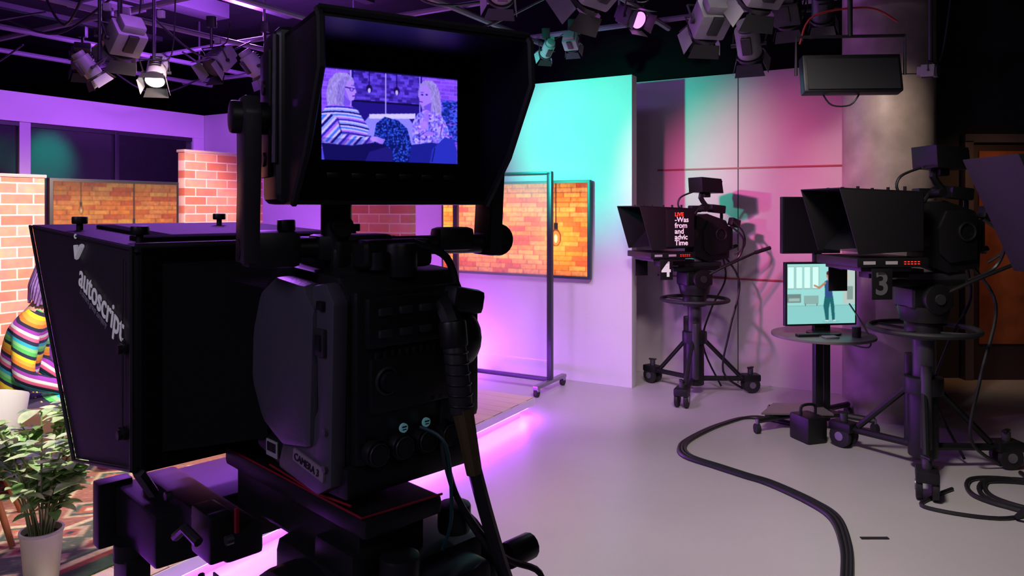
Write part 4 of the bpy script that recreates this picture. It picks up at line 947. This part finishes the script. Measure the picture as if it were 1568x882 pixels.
# ------------------------------------------------------------------ lighting grid and fixtures
b=MB(); zg=3.12
for t_ in (-1.6,-0.4,0.8,2.0,3.2,4.4,5.4):
    p0=C+e1*t_+e2*0.2; p1=p0+e2*9; b.tube([(p0.x,p0.y,zg),(p1.x,p1.y,zg)],0.024,PIPE,8)
for s_ in (0.3,1.5,2.7,3.9,5.1,6.3):
    p0=C-e1*4+e2*s_; p1=C+e1*5.8+e2*s_; b.tube([(p0.x,p0.y,zg+0.05),(p1.x,p1.y,zg+0.05)],0.024,PIPE,8)
    for t_ in (-3,0,3,5.5):
        q=C+e1*t_+e2*s_; b.cyl((q.x,q.y,zg+0.05),(q.x,q.y,3.9),0.012,PIPE,seg=8)
for i in range(40):
    t_=-2.5+8*random.random(); s_=0.5+5*random.random(); q=C+e1*t_+e2*s_; d=(e1 if i%2 else e2)*(0.6+random.random()); dz=0.1+0.22*random.random()
    b.tube([(q.x,q.y,zg),(q.x+d.x*0.5,q.y+d.y*0.5,zg-dz),(q.x+d.x,q.y+d.y,zg+0.02)],0.009,CABLE,6,smooth=6)
b.obj('lighting_grid')
b=MB()
DUCT=mat('duct',(0.12,0.11,0.13),0.5,metal=0.2)
for i in range(9):
    p0=C+e1*(-3+i*1.05)+e2*0.9; p1=p0+e2*5
    if i%3==1: b.box(((p0.x+p1.x)/2,(p0.y+p1.y)/2,3.72),(5,0.28,0.16),DUCT,rot=(0,0,math.atan2(e2.y,e2.x)),bev=0.01)
    else: b.box(((p0.x+p1.x)/2,(p0.y+p1.y)/2,3.55),(5,0.10,0.05),FIXD,rot=(0,0,math.atan2(e2.y,e2.x)))
b.obj('ceiling_ducts')
LENSD=mat('lens_dark',(0.05,0.05,0.06),0.1)
def fixture(name, loc, aim, s=1.0, body=FIXG, lens=None, doors=True, square=False):
    loc=Vector(loc); d=(Vector(aim)-loc).normalized(); q=d.to_track_quat('Y','Z').to_matrix().to_4x4()
    b=MB(); b.M=q@Matrix.Scale(s,4)
    if square:
        b.box((0,-0.02,0),(0.24,0.22,0.20),body,bev=0.02); b.box((0,-0.16,0),(0.18,0.08,0.15),body,bev=0.02)
        for i in range(6): b.box((0,-0.10+i*0.03,0.10),(0.20,0.010,0.012),FIXD)
    else: b.cyl((0,-0.16,0),(0,0.10,0),0.10,body,seg=24,bev=0.012); b.cyl((0,-0.22,0),(0,-0.15,0),0.075,body,seg=20,bev=0.01)
    for i in range(5): b.box((0,-0.13+i*0.03,0.098),(0.12,0.012,0.02),FIXD,bev=0.002)
    b.box((0.0,-0.05,-0.105),(0.08,0.16,0.03),FIXD,bev=0.006)
    b.cyl((0,0.10,0),(0,0.125,0),0.115,FIXD,seg=24)
    b.cyl((0,0.125,0),(0,0.128,0),0.095,lens or LENSD,seg=24)
    if doors:
        for k in range(4):
            L=Euler((0,k*math.pi/2,0)).to_matrix().to_4x4(); sm=b.M; b.M=b.M@L
            w=0.10 if k%2==0 else 0.085
            b.slab([(-w,0.125,0.11),(w,0.125,0.11),(w*1.25,0.23,0.145),(-w*1.25,0.23,0.145)],0.003,body if (k%2) else FIXD); b.M=sm
    b.tube([(-0.13,0,0),(-0.14,-0.02,0.16)],0.008,FIXD,6); b.tube([(0.13,0,0),(0.14,-0.02,0.16)],0.008,FIXD,6); b.tube([(-0.14,-0.02,0.16),(0.14,-0.02,0.16)],0.008,FIXD,6)
    for x in (-1,1): b.cyl((x*0.10,0,0),(x*0.145,0,0),0.018,FIXD,seg=12)
    b.M=Matrix.Identity(4); top=q@Vector((0,-0.02*s,0.16*s))
    b.cyl(top,(top.x,top.y,3.10-loc.z),0.012,FIXD,seg=8); b.box((top.x,top.y,3.10-loc.z),(0.07,0.05,0.09),FIXD,bev=0.008)
    b.box((top.x+0.05,top.y,2.95-loc.z if loc.z<2.9 else 0.1),(0.045,0.03,0.05),FIXG,bev=0.004)
    b.tube([top,(top.x+0.1,top.y+0.05,top.z+0.05),(top.x+0.15,top.y,3.1-loc.z)],0.005,CABLE,5,smooth=5)
    return b.obj(name,loc=loc)
LW = mat('lit_lens_white',(1,1,1),0.3,emit=(1,0.95,0.9),es=5); LV = mat('lit_lens_violet',(1,0.3,1),0.3,emit=(0.85,0.15,1.0),es=3); LT = mat('lit_lens_teal',(0.3,1,0.9),0.3,emit=(0.1,1,0.8),es=3)
F=[((-2.62,5.0,2.74),(-3.4,5.6,1.9),0.85,FIXG,None,1,1),((-2.80,4.9,2.53),(-2.5,5.2,2.0),0.55,FIXG,None,1,0),((-2.50,5.2,2.56),(-2.35,4.6,1.7),0.66,FIXG,LW,1,0),
   ((-2.38,6.0,2.80),(-2.9,4.9,1.6),0.75,FIXG,None,1,1),((-2.10,6.05,2.76),(-1.5,6.5,1.8),0.7,FIXG,None,1,0),((-1.75,6.6,2.85),(-1.7,7.5,1),0.7,FIXD,None,1,0),((-3.05,5.6,2.90),(-3.6,6.4,1.2),0.7,FIXD,None,1,0),
   ((0.44,3.9,2.78),(-0.3,4.6,2.0),0.95,FIXG,None,1,1),((0.68,4.2,2.69),(1.1,3.6,2.3),0.50,FIXD,LV,1,1),((1.12,4.2,2.66),(0.9,5.4,1.8),0.76,FIXG,None,1,1),((1.44,4.5,2.60),(1.9,5.4,1.6),0.72,FIXG,None,1,0),((1.34,3.95,2.78),(1.0,5.0,1.8),0.86,FIXG,None,1,1),((1.18,4.6,2.74),(1.1,5.6,1.5),0.6,FIXG,None,1,0),
   ((0.30,6.3,2.95),(0.0,7.2,2.4),0.5,FIXG,LT,1,0),((0.48,6.0,2.95),(0.8,6.9,2.4),0.5,FIXG,None,1,1),((-0.06,4.6,2.98),(-0.4,6.6,2.2),0.8,FIXG,None,1,0),((2.55,4.5,2.44),(2.9,4.1,2.4),0.36,FIXG,None,0,1),((2.1,5.0,2.95),(2.5,6.0,2.0),0.7,FIXD,None,1,0),((1.75,4.7,2.85),(2.3,5.6,1.9),0.7,FIXD,None,1,1),
   ((-3.6,6.2,2.85),(-4.0,6.9,1.8),0.7,FIXD,None,1,1)]
for (l,a_,s,bm_,ln,dr,sq) in F: fixture('stage_spotlight',l,a_,s,bm_,ln,bool(dr),bool(sq))
b=MB(); b.box((0,0,0),(0.54,0.08,0.22),BLK,rot=(math.radians(-12),0,0),bev=0.01); b.box((0,-0.045,0),(0.50,0.01,0.18),FIXD,rot=(math.radians(-12),0,0))
b.tube([(-0.3,0,0),(-0.3,0,0.22),(0.3,0,0.22),(0.3,0,0)],0.01,FIXD,8); b.cyl((0,0,0.22),(0,0,0.72),0.014,FIXD); b.tube([(-0.28,0,0.18),(-0.2,0,0.34),(0.1,0,0.38),(0.26,0,0.30)],0.006,mat('red_cable',(0.4,0.02,0.02),0.5),6,smooth=6)
b.tube([(-0.15,0,-0.11),(-0.1,0,-0.17),(0.0,0,-0.17),(0.05,0,-0.11)],0.005,CABLE,6,smooth=4)
b.obj('soft_panel_light',loc=(1.92,4.2,2.36),rz=math.radians(-4))

# ------------------------------------------------------------------ lights
def light(kind, name, loc, aim, col, en, size=0.2, ang=60, blend=0.5):
    l=bpy.data.lights.new(name,kind); l.color=col; l.energy=en
    if kind=='SPOT': l.spot_size=math.radians(ang); l.spot_blend=blend; l.shadow_soft_size=size
    elif kind=='AREA': l.size=size
    else: l.shadow_soft_size=size
    o=bpy.data.objects.new(name,l); COL.objects.link(o); o.location=loc
    if aim is not None: o.rotation_euler=(Vector(aim)-Vector(loc)).to_track_quat('-Z','Y').to_euler()
    return o
light('SPOT','teal_wash',(-1.5,4.6,2.60),(0.72,6.8,2.24),(0.0,1.0,0.62),640,0.05,40,0.9)
light('SPOT','key_on_guests',(-0.9,3.0,3.0),(-2.6,4.3,0.7),(1,0.88,0.80),480,0.12,66,0.6)
light('SPOT','key_on_plant',(-1.0,1.6,2.9),(-2.0,3.1,0.4),(1,0.94,0.86),280,0.12,46,0.7)
light('SPOT','brick_wash',(-1.4,4.4,2.75),(-3.2,6.0,1.2),(1,0.72,0.64),680,0.12,58,0.5)
light('SPOT','purple_wall_wash',(-0.5,5.0,2.75),(0.4,7.0,0.1),(0.56,0.30,1.0),135,0.12,70,1.0)
light('SPOT','wall_fill',(0.6,3.4,2.9),(0.60,6.9,0.0),(1,0.78,0.86),230,0.15,38,1.0)
light('SPOT','pink_wash',(-0.3,4.7,2.65),(2.25,6.6,1.65),(1,0.14,0.42),430,0.06,46,1.0)
light('SPOT','rear_wall_fill',(-0.5,4.4,2.7),(2.1,6.6,0.5),(0.80,0.36,0.9),200,0.08,48,1.0)
light('SPOT','floor_light',(1.0,3.0,3.0),(1.3,3.9,0),(1,0.90,0.84),280,0.25,120,1.0)
light('POINT','purple_ceiling_glow',(-2.6,7.2,3.35),None,(0.42,0.10,1.0),150,0.15)
light('POINT','purple_left_glow',(-3.6,7.0,2.9),None,(0.42,0.10,1.0),55,0.15)
light('POINT','purple_grid_glow',(-1.9,4.4,3.3),None,(0.5,0.14,1.0),65,0.15)
light('POINT','violet_grid_glow',(1.1,4.2,3.30),None,(0.8,0.66,0.9),7,0.1)
light('SPOT','teal_grid',(0.1,5.2,3.5),(0.5,6.4,2.9),(0,1,0.75),7,0.1,60,0.8)
light('POINT','violet_uplight',(-0.6,7.15,0.12),None,(0.45,0.10,1.0),32,0.08)
light('POINT','violet_uplight_rear',(-2.2,8.0,0.15),None,(0.45,0.08,1.0),90,0.08)
light('SPOT','column_light',(1.9,4.3,3.0),(2.9,5.8,1.9),(1,0.80,0.66),100,0.05,45,1.0)
light('SPOT','door_light',(4.2,5.2,3.2),(4.6,6.9,1.2),(1,0.45,0.18),55,0.1,50,0.8)
light('SPOT','reflection_spot',tuple(K+e1*0.6+e2*1.0+Vector((0,0,2.8))),(-5.9,9.38,2.2),(0.0,1.0,0.8),60,0.1,40,0.9)  # added teal spot on the panel behind the glass, for the imitated reflection
light('AREA','foreground_fill_left',(-2.2,-1.4,3.2),(-0.3,1.0,1.4),(0.75,0.62,1.0),22,1.4)  # added fill behind the viewer, brightens the dark near camera
light('AREA','foreground_fill_centre',(1.0,-1.8,3.3),(0.0,1.2,1.2),(0.95,0.9,1.0),5,1.2)  # second added fill out of view, lifts the near camera a little
w=bpy.data.worlds.new('World'); scene.world=w; w.use_nodes=True
w.node_tree.nodes['Background'].inputs[0].default_value=(0.35,0.22,0.5,1); w.node_tree.nodes['Background'].inputs[1].default_value=0.05

cd=bpy.data.cameras.new('Camera'); co=bpy.data.objects.new('Camera',cd); COL.objects.link(co)
cd.sensor_width=36; cd.lens=26; cd.shift_y=-0.0772; cd.clip_start=0.05; cd.clip_end=60
co.location=(0,0,1.6); co.rotation_euler=(math.radians(90),0,0)
scene.camera=co
